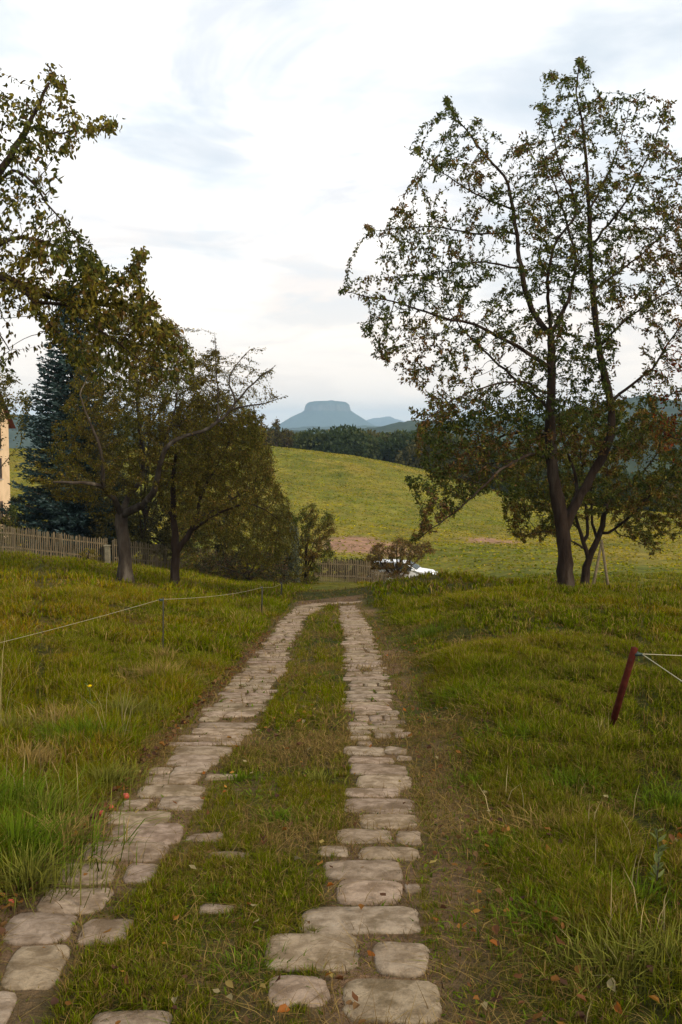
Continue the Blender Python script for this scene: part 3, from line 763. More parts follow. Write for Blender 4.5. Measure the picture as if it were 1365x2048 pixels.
# --- big tree on the right bank
R_poly = [(1165, 105), (1192, 150), (1184, 190), (1222, 160), (1232, 205), (1262, 182), (1292, 190), (1302, 232), (1345, 192), (1352, 240), (1332, 290), (1400, 320), (1460, 420), (1490, 560), (1460, 690), (1400, 760), (1330, 800),
          (1310, 860), (1280, 905), (1230, 930), (1180, 900), (1150, 880), (1060, 940), (1000, 985), (930, 1000), (890, 1060), (818, 1092), (840, 1020), (900, 985), (850, 978), (806, 966), (828, 938), (866, 900), (828, 872), (850, 850), (800, 830),
          (832, 790), (780, 752), (742, 722), (716, 660), (738, 620), (666, 584), (692, 568), (742, 588), (718, 556), (800, 538), (740, 520), (796, 508), (722, 455), (760, 448), (792, 440), (768, 400), (802, 398), (842, 430), (858, 398), (798, 345),
          (850, 348), (804, 283), (850, 298), (872, 320), (900, 308), (862, 253), (918, 278), (884, 192), (922, 228), (942, 258), (955, 222), (977, 238), (982, 280), (1020, 310), (1042, 258), (1078, 238), (1082, 290), (1110, 300), (1100, 262), (1058, 212),
          (1068, 178), (1100, 190), (1068, 130), (1112, 140), (1140, 160)]
R_limbs = [
    ([(1132, 1188), (1131, 1120), (1128, 1060), (1116, 1000), (1104, 940), (1100, 850), (1103, 760), (1102, 670)], .205, .085),
    ([(1128, 1062), (1145, 1020), (1175, 965), (1205, 915), (1226, 860), (1222, 800), (1204, 730), (1192, 650), (1185, 570), (1180, 480), (1175, 350), (1166, 250), (1150, 180), (1160, 120)], .125, .012),
    ([(1102, 670), (1064, 625), (1043, 545), (1030, 450), (1016, 355), (975, 318), (930, 255), (892, 205)], .075, .010),
    ([(1102, 670), (1094, 560, -.8), (1108, 485, -1.2), (1160, 425, -1.6), (1120, 330, -1.8), (1100, 240, -1.6)], .05, .010),
    ([(1102, 670), (1140, 600, .6), (1155, 520, 1.0), (1120, 400, 1.4), (1085, 300, 1.6)], .06, .010),
    ([(1101, 736), (1035, 692, -.6), (945, 645, -1.2), (900, 640, -1.2), (790, 605, -1.0), (690, 582, -.6)], .055, .008),
    ([(1098, 815), (1030, 757, .8), (965, 700, 1.2), (900, 630, 1.6), (876, 560, 1.8)], .045, .008),
    ([(1100, 914), (1062, 908, -.8), (1005, 935, -1.6), (960, 980, -2.0), (905, 1030, -2.0), (835, 1078, -1.8)], .05, .008),
    ([(1100, 870), (1040, 862, 1.0), (980, 880, 1.8), (900, 930, 2.4), (850, 960, 2.4)], .045, .008),
    ([(1098, 790), (1050, 762, -1.0), (985, 768, -1.8), (905, 800, -2.4), (840, 850, -2.6)], .035, .007),
    ([(1030, 460), (960, 470), (870, 452, .4), (745, 462, .6)], .03, .007),
    ([(1026, 420), (960, 392, -.6), (890, 350, -1), (812, 292, -1)], .028, .006),
    ([(1040, 540), (960, 520, -1), (880, 545, -1.4), (760, 560, -1.2)], .03, .006),
    ([(1226, 800), (1268, 765), (1312, 735), (1332, 690), (1372, 640), (1420, 600)], .04, .008),
    ([(1204, 690), (1248, 642, -.8), (1330, 585, -1), (1400, 545, -1)], .035, .007),
    ([(1184, 490), (1250, 410, -.6), (1300, 310, -.8), (1335, 212, -.8)], .035, .006),
    ([(1180, 420), (1225, 330, .8), (1255, 240, 1), (1262, 190, 1)], .03, .006),
    ([(1188, 580), (1270, 520, 1), (1350, 450, 1.4), (1440, 420, 1.4)], .035, .007),
    ([(1155, 1000), (1150, 940, .3), (1125, 880, .8), (1118, 820, 1.2)], .045, .02),
]
def r_thin(x, y): return np.where(y > 800, 1.0, np.where((x > 1060) & (y > 340) & (y < 620), 1.0, .65)) * np.where((y > 640) & (y < 800) & (x > 1230), .45, 1) * np.where((y > 560) & (y < 780) & (x > 1050) & (x < 1180), .6, 1)
build_tree('cherry_tree', 'tall airy cherry tree with a forked dark trunk on the bank right of the path', 'tree', None, 25.0, (1132, 1188), R_limbs, R_poly, 5600, 2.5, .135, .100, 80000,
           [(.042, .056, .014), (.06, .072, .016), (.05, .064, .016), (.085, .088, .02), (.115, .10, .024), (.12, .07, .03)], M_bark, 11, thin=r_thin, cell=42, clump=.25, rtip=.0042, droop=.35, maxr=.05, spread=.95, outw=.22, leafkeep=lambda x, y: np.where(y > 800, 1.0, np.where((x > 1040) & (y > 330), 1.0, .85)),
           extra_att=np.concatenate([crown_points([(830, 850), (900, 800), (1000, 790), (1090, 830), (1095, 900), (1040, 925), (980, 975), (900, 1040), (840, 1070), (850, 1000), (870, 960), (840, 930)], 1700, 25.0, 2.0, 91, .6, 40), crown_points([(1050, 660), (1090, 640), (1230, 700), (1230, 880), (1120, 900), (1060, 820)], 500, 25.0, 1.6, 92, .4, 40)]))

# --- small tree behind it
S_poly = [(1000, 965), (1040, 880), (1120, 820), (1240, 800), (1365, 840), (1440, 890), (1430, 1000), (1385, 1060), (1300, 1112), (1262, 1085), (1225, 1060), (1180, 1030), (1120, 1062), (1085, 1092), (1025, 1078), (1008, 1030)]
S_limbs = [
    ([(1168, 1176), (1172, 1140), (1178, 1112), (1196, 1082), (1206, 1050), (1212, 1010), (1216, 950), (1210, 900)], .15, .02),
    ([(1176, 1114), (1172, 1090), (1158, 1060), (1150, 1020), (1148, 960)], .08, .02), ([(1173, 1085), (1178, 1060), (1170, 1010), (1166, 950), (1160, 900)], .06, .015),
    ([(1196, 1084), (1184, 1045, .6), (1182, 980, .9), (1190, 900, 1)], .055, .015), ([(1204, 1072), (1225, 1062), (1260, 1035, -.5), (1300, 990, -1), (1370, 930, -1)], .05, .012),
    ([(1170, 1100), (1150, 1085), (1100, 1060, -.6), (1050, 1070, -1), (1030, 1075, -1)], .035, .01), ([(1212, 1010), (1250, 980, 1), (1300, 930, 1.5), (1330, 880, 1.5)], .04, .01),
    ([(1160, 1060), (1110, 1010, 1), (1050, 970, 1.4)], .035, .01), ([(1225, 1062), (1270, 1080, .6), (1310, 1100, .8)], .025, .008)]
build_tree('apple_tree', 'small low apple tree with dark forked trunk, behind the tall tree on the right', 'tree', None, 32.5, (1168, 1176), S_limbs, S_poly, 4400, 2.6, .16, .11, 52000,
           [(.06, .075, .016), (.05, .062, .016), (.10, .105, .024), OLV, (.13, .115, .026), BRN], M_bark, 12, cell=45, clump=.3, rtip=.0045, droop=.3, thin=lambda x, y: np.where(y > 1030, .3, 1.0), maxr=.05)

# --- reddish tree past the right edge
E_poly = [(1300, 800), (1320, 720), (1345, 640), (1400, 560), (1520, 520), (1680, 560), (1760, 700), (1740, 860), (1640, 960), (1520, 1000), (1420, 990), (1350, 930), (1300, 870)]
E_limbs = [([(1560, 1210), (1555, 1080), (1560, 960), (1550, 850), (1540, 720), (1520, 600)], .16, .02), ([(1556, 1000), (1480, 920), (1400, 890), (1330, 870)], .05, .01),
           ([(1555, 900), (1460, 810), (1400, 770), (1330, 790)], .05, .01), ([(1545, 780), (1450, 700), (1380, 660)], .04, .01), ([(1560, 950), (1640, 850), (1700, 760)], .05, .01)]
build_tree('fruit_tree', 'reddish leaved branches of a fruit tree reaching in from the right edge', 'tree', None, 23.0, (1560, 1210), E_limbs, E_poly, 2200, 2.2, .17, .09, 17000,
           [GRN, OLV, BRN, RED, ORG, RED], M_bark, 13, cell=50, rtip=.004, droop=.3, maxr=.05)

# --- old tree beside the left edge, branches hang into the picture
N_poly = [(-240, 120), (-120, 60), (-20, 150), (5, 160), (30, 200), (70, 190), (85, 128), (105, 150), (135, 132), (142, 200), (120, 225), (160, 238), (225, 250), (226, 265), (160, 272), (145, 325), (100, 300), (75, 335), (130, 375), (95, 395), (150, 455),
          (190, 500), (225, 540), (252, 555), (272, 505), (286, 512), (282, 560), (330, 612), (372, 690), (400, 735), (380, 775), (300, 800), (210, 790), (160, 740), (110, 720), (85, 660), (30, 600), (20, 680), (50, 720), (30, 760), (0, 745), (-60, 780), (-200, 740), (-300, 500)]
N_limbs = [
    ([(-420, 1400), (-400, 1150), (-370, 950), (-320, 780), (-250, 650), (-150, 540), (-60, 440), (0, 345), (42, 280), (70, 225), (98, 165)], .17, .014),
    ([(-320, 780), (-200, 620, .5), (-80, 560, .6), (0, 545, .6), (45, 575, .6), (120, 600, .6), (210, 605, .5), (300, 640, .4), (365, 700, .3)], .09, .010),
    ([(60, 250), (100, 272), (150, 262), (190, 250), (225, 258)], .014, .004), ([(-20, 390), (30, 330, -.5), (70, 370, -.6), (110, 430, -.7), (160, 480, -.7)], .022, .005),
    ([(-80, 560), (20, 470, .4), (80, 480, .5), (150, 505, .5), (210, 560, .5)], .035, .006), ([(45, 575), (100, 650, -.4), (140, 690, -.5)], .02, .005), ([(210, 605), (245, 560), (275, 512)], .014, .004),
    ([(120, 600), (200, 660, -.6), (280, 720, -.7)], .022, .005), ([(-80, 560), (-20, 640, .3), (20, 700, .3)], .02, .005)]
def n_thin(x, y):
    v = np.where((y > 480) & (x > 60), 1.0, np.where(x < 0, .35, .45)); v = np.where((y > 320) & (y < 450), .38, v); v = np.where((y > 600) & (x < 60), .28, v); return v
build_tree('pear_tree', 'near pear tree whose yellowing leafy branches hang in from the upper left edge', 'tree', None, 10.5, (-420, 1400), N_limbs, N_poly, 3600, 1.2, .08, .058, 35000,
           [(.045, .055, .014), (.065, .072, .018), (.09, .088, .02), (.11, .095, .024), (.11, .07, .026), (.15, .125, .03)], M_bark, 14, cell=36, clump=.25, rtip=.0019, droop=.9, six=True, thin=n_thin, spread=1.7, maxr=.03, ratio=.5, outw=.12, leafkeep=lambda x, y: np.where((y > 500) & (x > 60), np.clip(1.1 - np.clip(y - 640, 0, 200) / 120, .10, 1), np.where((y > 310) & (y < 460), .32, np.where((y > 600) & (x < 60), .3, .5))))

# --- two old apple trees on the left slope
A_poly = [(70, 960), (95, 880), (130, 800), (160, 700), (200, 620), (300, 600), (370, 665), (400, 715), (425, 690), (432, 668), (445, 715), (490, 705), (505, 712), (500, 745), (550, 728), (535, 765), (560, 800), (520, 830), (520, 900), (470, 960), (400, 985), (330, 960), (270, 985), (180, 1000), (110, 1000)]
A_limbs = [
    ([(252, 1165), (250, 1120), (246, 1070), (242, 1030)], .24, .17),
    ([(242, 1030), (232, 1000, -.5), (205, 972, -1.2), (170, 965, -1.8), (110, 965, -2.2)], .10, .03), ([(206, 972, -1.2), (207, 930, -1.6), (200, 890, -1.9), (180, 850, -2), (160, 790, -2)], .07, .02),
    ([(242, 1022), (265, 985, .5), (290, 950, .8), (283, 880, .8), (275, 800, .6), (274, 720, .4), (266, 650, .4)], .09, .02),
    ([(242, 1028), (285, 1012, -.5), (310, 985, -1.3), (320, 925, -1.9), (332, 885, -2.2), (390, 868, -2.4), (440, 845, -2.4), (468, 815, -2.4), (482, 788, -2.4), (530, 748, -2.3), (552, 730, -2.3)], .115, .012),
    ([(468, 815, -2.4), (500, 812, -2.4), (535, 808, -2.4), (574, 790, -2.4)], .03, .006), ([(476, 800, -2.4), (450, 760, -2.2), (470, 730, -2), (500, 700, -2)], .03, .008), ([(440, 845, -2.4), (434, 760, -2), (432, 710, -1.8), (430, 668, -1.8)], .03, .006),
    ([(322, 920, -.6), (350, 820, -1), (360, 740, -1.2)], .05, .012), ([(285, 880, .8), (330, 800, 1.4), (380, 730, 1.6)], .045, .01)]
APAL = [(.07, .07, .018), (.11, .105, .024), (.15, .125, .028), (.14, .09, .03), (.18, .15, .032), (.09, .08, .022), (.075, .06, .02)]
build_tree('old_apple_tree', 'wide old apple tree with a thick pale grey trunk, leftmost on the left slope', 'tree', None, 30.0, (252, 1165), A_limbs, A_poly, 5200, 2.6, .17, .070, 96000,
           APAL, M_barkgrey, 15, cell=50, clump=.6, rtip=.0042, droop=.6, thin=lambda x, y: np.where((x > 430) & (y < 840), .45, 1), maxr=.06, leafkeep=lambda x, y: np.where((x > 440) & (y < 830) | (y < 690) & (x > 400), .3, 1.0))
B_poly = [(300, 960), (310, 860), (360, 800), (440, 800), (520, 830), (540, 900), (555, 960), (580, 1010), (585, 1080), (560, 1130), (520, 1140), (480, 1120), (440, 1080), (400, 1060), (350, 1040), (310, 1020)]
B_limbs = [([(348, 1178), (351, 1130), (353, 1090), (348, 1040), (345, 970), (352, 900)], .16, .04), ([(354, 1100), (372, 1080), (392, 1040), (402, 990), (450, 900)], .09, .02),
           ([(380, 1065), (430, 1030, -.5), (500, 1000, -.8), (560, 1040, -1)], .05, .01), ([(348, 1040), (320, 990, .4), (310, 930, .6)], .05, .012), ([(392, 1040), (450, 1010, 1), (520, 960, 1.5)], .05, .01)]
build_tree('leaning_fruit_tree', 'dark trunked bushy fruit tree with low drooping crown, nearer the path on the left slope', 'tree', None, 30.0, (348, 1178), B_limbs, B_poly, 3400, 2.2, .17, .070, 40000,
           [(.09, .085, .022), (.15, .125, .03), (.16, .105, .032), (.13, .125, .028), (.11, .09, .028)], M_bark, 16, cell=50, clump=.7, rtip=.004, droop=.7, maxr=.05)

# --- dense trees / bushes behind, by the fence
def bushy(name, label, cat, Y, base, poly, natt, depth, leaf, nleaf, palette, seed, stems=4, step=.3, group=None, spread=1.3, droop=.3, cell=40):
    poly_ = np.array(poly); cx = poly_[:, 0].mean(); top = poly_[:, 1].min(); w = np.ptp(poly_[:, 0])
    rr = random.Random(seed); limbs = [([base, (base[0], base[1] - (base[1] - top) * .3), (cx, top + (base[1] - top) * .25)], .09 * Y / 50, .02)]
    for k in range(stems):
        a = (k + .5) / stems; xx = cx - w * .38 + w * .76 * a
        limbs.append(([(base[0], base[1] - (base[1] - top) * rr.uniform(.02, .25)), ((base[0] + xx) / 2, base[1] - (base[1] - top) * .35, rr.uniform(-.8, .8)), (xx, base[1] - (base[1] - top) * rr.uniform(.55, .75), rr.uniform(-1, 1))], .05 * Y / 50, .012))
    return build_tree(name, label, cat, group, Y, base, limbs, poly, natt, depth, step, leaf, nleaf, palette, M_bark, seed, cell=cell, clump=.8, rtip=.006, droop=droop, spread=spread, maxr=.05)
DK = [(.08, .08, .022), (.11, .10, .028), (.15, .12, .032), (.12, .125, .028), (.15, .10, .034)]
bushy('hedge_tree', 'broad dense brown-green tree filling the gap above the left picket fence', 'tree', 47, (455, 1150), [(360, 1120), (330, 1000), (350, 880), (390, 800), (450, 780), (510, 820), (540, 880), (552, 950), (575, 1020), (585, 1090), (560, 1160), (470, 1165), (400, 1150)], 3400, 3.0, .12, 42000, DK, 21, 6, .32)
bushy('garden_tree', 'dull olive tree in the garden behind the trunks of the old apple tree', 'tree', 49.5, (290, 1122), [(185, 1085), (170, 980), (190, 880), (230, 760), (300, 700), (370, 720), (420, 800), (430, 950), (420, 1090), (300, 1112)], 3200, 1.9, .13, 34000, [(.055, .055, .016), (.075, .07, .02), (.09, .08, .024), (.06, .05, .018)], 22, 7, .36)
bushy('hazel_bush', 'small round hazel tree with olive and orange leaves, left end of the wooden gate', 'bush', 52, (612, 1160), [(560, 1160), (566, 1090), (584, 1070), (582, 1036), (606, 1020), (622, 1002), (640, 1022), (664, 1026), (676, 1062), (660, 1082), (672, 1112), (644, 1122), (640, 1166), (590, 1170)], 1500, 1.6, .10, 17000, [(.06, .075, .018), (.09, .10, .022), OLV, (.12, .11, .028), BRN], 23, 4, .22)
bushy('willow_bush', 'grey-green willow bush squeezed between the dark tree and the small round tree', 'bush', 49.5, (570, 1164), [(545, 1165), (545, 1080), (560, 1040), (580, 1020), (600, 1060), (604, 1120), (600, 1168)], 800, .9, .10, 9000, [(.09, .105, .07), (.06, .07, .04), (.12, .13, .09), OLV], 24, 4, .2)
bushy('dogwood_bush', 'low brown and rust coloured shrub right of the wooden gate', 'bush', 57, (795, 1172), [(722, 1170), (716, 1142), (738, 1108), (752, 1082), (776, 1092), (800, 1070), (826, 1088), (856, 1080), (872, 1108), (836, 1116), (816, 1130), (812, 1174)], 1700, 1.8, .09, 20000, [(.13, .095, .04), (.17, .095, .04), (.11, .09, .035), (.14, .12, .03), (.15, .075, .035)], 25, 6, .2)
bushy('bramble_bush', 'dark tangled brambles along the foot of the left picket fence end', 'bush', 45, (500, 1162), [(385, 1150), (392, 1118), (440, 1108), (500, 1100), (560, 1108), (585, 1140), (590, 1170), (520, 1172), (440, 1164)], 1300, 1.2, .08, 9500, [(.035, .04, .018), (.05, .045, .02), (.09, .05, .03), DGRN], 26, 7, .2)
bushy('lilac_bush', 'light green shrub in front of the beige house wall at the left fence end', 'bush', 50, (25, 1085), [(-30, 1090), (-20, 1050), (14, 1040), (24, 1000), (36, 1020), (40, 1085)], 500, .9, .1, 3200, [GRN, (.07, .09, .025), OLV], 27, 3, .2)
bushy('background_tree', 'yellow-green tree top seen in front of the house roof at the left edge', 'tree', 57, (-110, 1100), [(-180, 1080), (-170, 820), (-60, 740), (20, 748), (70, 800), (66, 850), (30, 862), (4, 836), (-20, 850), (-60, 1000), (-100, 1080)], 1500, 3, .2, 11000, [GRN, OLV, YEL, (.08, .075, .02)], 28, 5, .5)
bushy('garden_hedge', 'dark clipped-looking hedge right behind the left picket fence', 'hedge', 53, (330, 1112), [(-30, 1090), (-10, 1040), (30, 985), (70, 1000), (150, 1010), (230, 990), (330, 985), (420, 1010), (490, 1070), (500, 1110), (480, 1150), (380, 1128), (200, 1112)], 2800, 1.5, .13, 36000, [(.018, .022, .009), (.028, .028, .012), (.04, .035, .014)], 30, 9, .26)
bushy('currant_bush', 'dark low bushes in the garden bed directly behind the wooden gate', 'bush', 59, (690, 1158), [(628, 1160), (632, 1124), (660, 1116), (700, 1120), (745, 1114), (760, 1130), (758, 1162)], 700, 1.2, .12, 8000, [(.028, .03, .012), (.045, .042, .016), (.06, .04, .02)], 33, 5, .25)
# small weeds before the left fence
bushy('elder_shrub', 'small ragged shrub standing against the left picket fence', 'bush', 43.5, (172, 1136), [(150, 1136), (152, 1110), (180, 1095), (205, 1112), (208, 1138)], 260, .5, .07, 1400, [GRN, OLV, YEL], 29, 3, .14)

# crest trees beyond the meadow
for i, (px, w, top, Yc, s) in enumerate(((498, 40, 815, 168, 41), (530, 34, 845, 166, 42), (553, 30, 838, 172, 43), (573, 24, 856, 176, 44))):
    bpx = 897
    bushy('crest_tree', ['tall brownish tree at the left end of the tree row on the meadow crest', 'rounded olive tree, second in the tree row on the meadow crest', 'thin tree with a spiky top on the meadow crest, left of the table mountain', 'lowest tree of the row on the meadow crest, nearest the dark wood'][i],
          'tree', Yc, (px, bpx), [(px - w * .5, bpx - 4), (px - w * .62, (bpx + top) / 2), (px - w * .3, top + 8), (px, top), (px + w * .35, top + 10), (px + w * .6, (bpx + top) / 2), (px + w * .5, bpx - 4)], 260, 1.8, .42, 1500,
          [(.05, .045, .02), OLV, (.07, .05, .022)], s, 3, .7, 'trees on the meadow crest')

# --- blue spruce
def spruce(name, label, px, Y, toppy, halfw_px, seed):
    rg = np.random.default_rng(seed); b0 = hitY(px, Y); top = P(px, toppy, Y)[2]; hgt = top - b0[2]; wid = halfw_px / F * Y
    root = empty(name, b0, label, 'tree'); bm = bmesh.new()
    tube(bm, [b0 + np.array([0, 0, -.2]), b0 + np.array([0, 0, hgt * .5]), b0 + np.array([0, 0, hgt])], [.22, .12, .015], 10)
    Pn, Dn, Cn, Sz = [], [], [], []
    z = hgt * .04
    while z < hgt * .985:
        f = 1 - z / hgt; L0 = wid * (f ** .75) * 1.0; nb = 9 if f > .3 else 6; ph = rg.uniform(0, 6.3)
        for k in range(nb):
            an = ph + 2 * math.pi * k / nb + rg.normal(0, .15); L = L0 * rg.uniform(.75, 1.12); d = np.array([math.cos(an), math.sin(an), 0])
            m = max(4, int(L / .22)); pts = []
            for q in range(m + 1):
                s = q / m; pts.append(b0 + np.array([0, 0, z]) + d * L * s + np.array([0, 0, L * (-.35 * s + .28 * s * s) + .10 * L * s ** 3]))
            tube(bm, pts[::max(1, m // 3)] + [pts[-1]] if m % max(1, m // 3) else pts[::max(1, m // 3)], [.03 * (1 - .8 * i_ / m) for i_ in range(len(pts[::max(1, m // 3)] + ([pts[-1]] if m % max(1, m // 3) else [])))], 4, False)
            side = np.array([-d[1], d[0], 0])
            for q in range(1, m + 1):
                s = q / m; wl = L * .33 * (1 - s * .75)
                for sg in (-1, 1):
                    ns = max(3, int(wl / .075))
                    for e in range(ns):
                        t_ = (e + rg.random()) / ns
                        Pn.append(pts[q] + side * sg * wl * t_ + d * wl * t_ * .5 + np.array([0, 0, -.08 * t_]) + rg.normal(0, .04, 3))
                        Dn.append(side * sg * .8 + d * .8 + np.array([0, 0, rg.normal(.15, .3)])); Sz.append(rg.uniform(.20, .36)); Cn.append(rg.uniform(.6, 1.35) * (.8 + .4 * s))
                        Pn.append(Pn[-1] + rg.normal(0, .05, 3)); Dn.append(rg.normal(0, .5, 3) + d * .6 + np.array([0, 0, .5])); Sz.append(rg.uniform(.12, .22)); Cn.append(rg.uniform(.5, 1.2))
        z += max(.16, .42 * (.5 + f * .5))
    bm_obj('trunk', bm, M_bark, root)
    Pn = np.array(Pn); V, Fc, rep = leaf_cloud(Pn, np.array(Dn), np.array(Sz), .36, .3)
    base = np.array([.022, .038, .034]); cn = np.array(Cn)[:, None] * base; cn[rg.random(len(cn)) < .10] = (.065, .09, .09)
    mesh_np('crown', V, [Fc], M_needle, root, col=np.repeat(cn, rep, axis=0))
    print(name, len(Pn), time.time() - T0)
spruce('spruce_tree', 'tall blue spruce in the garden behind the left picket fence', 148, 52, 560, 140, 5)

# ------------------------------------------------------------------ distant wood, hills, table mountain
rng = np.random.default_rng(77)
FP, FD, FS, FC = [], [], [], []
def wood_tree(x, y, h, w, col):
    z0 = H1(x, y)
    for k_ in range(9):
        if k_ == 0: c_, r_ = np.array([x, y, z0 + h - w * .75]), w * .78
        elif k_ < 5: a_ = rng.uniform(0, 6.28); c_, r_ = np.array([x + math.cos(a_) * w * .6, y + math.sin(a_) * w * .6, z0 + h * rng.uniform(.62, .84)]), w * rng.uniform(.4, .62)
        else: a_ = rng.uniform(0, 6.28); c_, r_ = np.array([x + math.cos(a_) * w * .7, y + math.sin(a_) * w * .7, z0 + h * rng.uniform(.25, .6)]), w * rng.uniform(.5, .75)
        n = int(34 * r_ ** 2) + 20; u = unit(rng.normal(0, 1, (n, 3))); FP.append(c_ + u * rng.uniform(.75, 1.05, (n, 1)) * r_ * np.array([1, 1, .85])); FD.append(u + rng.normal(0, .6, (n, 3)))
        FS.append(rng.uniform(.4, .85, n)); FC.append(np.array(col) * rng.uniform(.65, 1.4, (n, 1)))
def top_h(px, py, Y): return P(px, py, Y)[2]
px = 430
while px < 1500:
    for row, Yr in enumerate((196, 212, 230)):
        X = (px + rng.uniform(-8, 8) - CX) / F * Yr; yy = Yr + rng.uniform(-6, 6)
        if px < 870: tp = 868 + rng.uniform(-7, 5) - (3 if row == 2 else 0) + (4 if px < 600 else 0)
        elif px < 1180: tp = 866 + (px - 870) * .28 + rng.uniform(-8, 8)
        else: tp = 955 + rng.uniform(-12, 12)
        z0 = H1(X, yy); h = max(6, top_h(px, tp, yy) - z0)
        col = [(.040, .056, .018), (.052, .062, .020), (.034, .048, .018), (.072, .066, .022)][rng.integers(4)]
        wood_tree(X, yy, h, rng.uniform(3.2, 5.6), col)
    px += rng.uniform(22, 34)
Pn = np.concatenate(FP); V, Fc, rep = leaf_cloud(Pn, np.concatenate(FD), np.concatenate(FS), .8, .3)
tag(mesh_np('woodland', V, [Fc], M_leaf, col=np.repeat(np.concatenate(FC), rep, axis=0)), 'dark green wood beyond the crest of the meadow, reading as one mass', 'wood', kind='stuff')
print('wood', len(Pn), time.time() - T0)

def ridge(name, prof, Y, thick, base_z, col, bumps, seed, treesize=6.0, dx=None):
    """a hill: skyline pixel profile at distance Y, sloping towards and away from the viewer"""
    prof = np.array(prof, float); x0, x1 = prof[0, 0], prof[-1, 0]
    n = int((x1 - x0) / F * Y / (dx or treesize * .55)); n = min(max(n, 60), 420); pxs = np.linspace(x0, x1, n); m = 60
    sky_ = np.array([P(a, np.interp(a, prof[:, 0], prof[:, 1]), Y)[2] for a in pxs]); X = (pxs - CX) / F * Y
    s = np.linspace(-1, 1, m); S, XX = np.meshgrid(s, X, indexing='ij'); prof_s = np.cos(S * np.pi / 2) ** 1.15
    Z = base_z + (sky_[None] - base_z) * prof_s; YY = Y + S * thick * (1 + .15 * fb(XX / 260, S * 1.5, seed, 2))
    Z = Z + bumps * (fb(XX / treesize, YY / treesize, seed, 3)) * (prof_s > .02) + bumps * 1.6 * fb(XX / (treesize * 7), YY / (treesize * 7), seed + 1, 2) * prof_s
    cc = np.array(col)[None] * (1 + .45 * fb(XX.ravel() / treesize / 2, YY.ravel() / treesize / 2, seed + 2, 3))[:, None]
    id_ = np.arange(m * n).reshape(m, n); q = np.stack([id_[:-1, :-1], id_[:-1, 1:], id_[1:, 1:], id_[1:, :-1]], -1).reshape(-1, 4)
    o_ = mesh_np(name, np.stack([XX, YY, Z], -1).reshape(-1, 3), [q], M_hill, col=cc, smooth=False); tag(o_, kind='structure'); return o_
M_hill = rough_mat('wooded_hill', (.7, .7, .7), (1.2, 1.2, 1.2), .04, 1, 0, attr=True)
ridge('hills', [(560, 870), (700, 862), (760, 858), (800, 846), (850, 840), (900, 842), (960, 838), (1030, 830), (1100, 832), (1180, 820), (1240, 805), (1290, 793), (1330, 800), (1370, 812), (1450, 822), (1600, 800), (1900, 790)], 1250, 420, -38, (.035, .048, .025), 3.5, 4, 9)
ridge('hills', [(1050, 990), (1130, 940), (1200, 900), (1260, 870), (1320, 855), (1400, 850), (1600, 840), (1900, 860)], 620, 170, -40, (.035, .046, .022), 2.6, 5, 7)
ridge('hills', [(-900, 850), (-300, 840), (100, 835), (400, 848), (520, 862), (640, 872)], 1500, 400, -36, (.035, .048, .025), 3.5, 6, 9)
ridge('hills', [(540, 862), (600, 856), (700, 853), (800, 855), (900, 858), (1000, 860)], 3400, 500, -22, (.035, .05, .028), 5, 7, 14)
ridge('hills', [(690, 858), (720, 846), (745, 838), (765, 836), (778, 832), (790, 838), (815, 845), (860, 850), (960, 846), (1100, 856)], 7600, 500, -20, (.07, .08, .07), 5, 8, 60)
# table mountain: cliff-sided plateau on a talus cone (closed body with real depth)
def mesa():
    Yd = 5800; cx0 = P(655, 850, Yd)[0]; ang = np.linspace(0, 2 * np.pi, 241)[:-1]; sc = Yd / F
    def zpy(py): return P(655, py, Yd)[2]
    rings = []
    rad = [(125, 862), (108, 856), (88, 848), (66, 834), (50, 824), (46, 820.5), (44.5, 813), (42, 808), (37, 804.5), (22, 802.8), (4, 802.5)]
    for r_, py in rad:
        wob = 1 + .05 * fb(np.cos(ang) * 2.5 + 5, np.sin(ang) * 2.5, 3, 4) * (1 if r_ < 60 else .6) + (.035 * fb(np.cos(ang) * 14, np.sin(ang) * 14, 4, 3) if 40 < r_ < 52 else 0)
        R_ = r_ * sc * wob; skew = np.where(np.cos(ang) > 0, 1.0, 1.0 + (.10 if r_ > 60 else 0))
        zz_ = np.full(len(ang), zpy(py)) + (6 if r_ < 47 and py < 815 else 3) * fb(np.cos(ang) * 3.2 + r_ * .05, np.sin(ang) * 3.2, 8, 4)
        rings.append(np.stack([cx0 + R_ * np.cos(ang) * skew, Yd + R_ * np.sin(ang) * .8, zz_ + (4 * np.exp(-((np.cos(ang) - .35) / .2) ** 2) if 10 < r_ < 46 and py < 808 else 0)], -1))
    V = np.concatenate(rings); n_ = len(ang); f_ = []
    for i in range(len(rings) - 1):
        for k in range(n_): f_.append((i * n_ + k, i * n_ + (k + 1) % n_, (i + 1) * n_ + (k + 1) % n_, (i + 1) * n_ + k))
    V = np.concatenate([V, [[cx0, Yd, zpy(802.5)]]]); tri = [((len(rings) - 1) * n_ + k, (len(rings) - 1) * n_ + (k + 1) % n_, len(V) - 1) for k in range(n_)]
    cc = np.concatenate([np.tile(np.array([.04, .055, .035]) if not (44 <= r_ <= 46.5) else np.array([.08, .08, .06]), (n_, 1)) for r_, _ in rad] + [np.array([[.04, .055, .035]])])
    tag(mesh_np('mountain', V, [np.array(f_), np.array(tri)], M_hill, col=cc, smooth=False), kind='structure')
mesa()

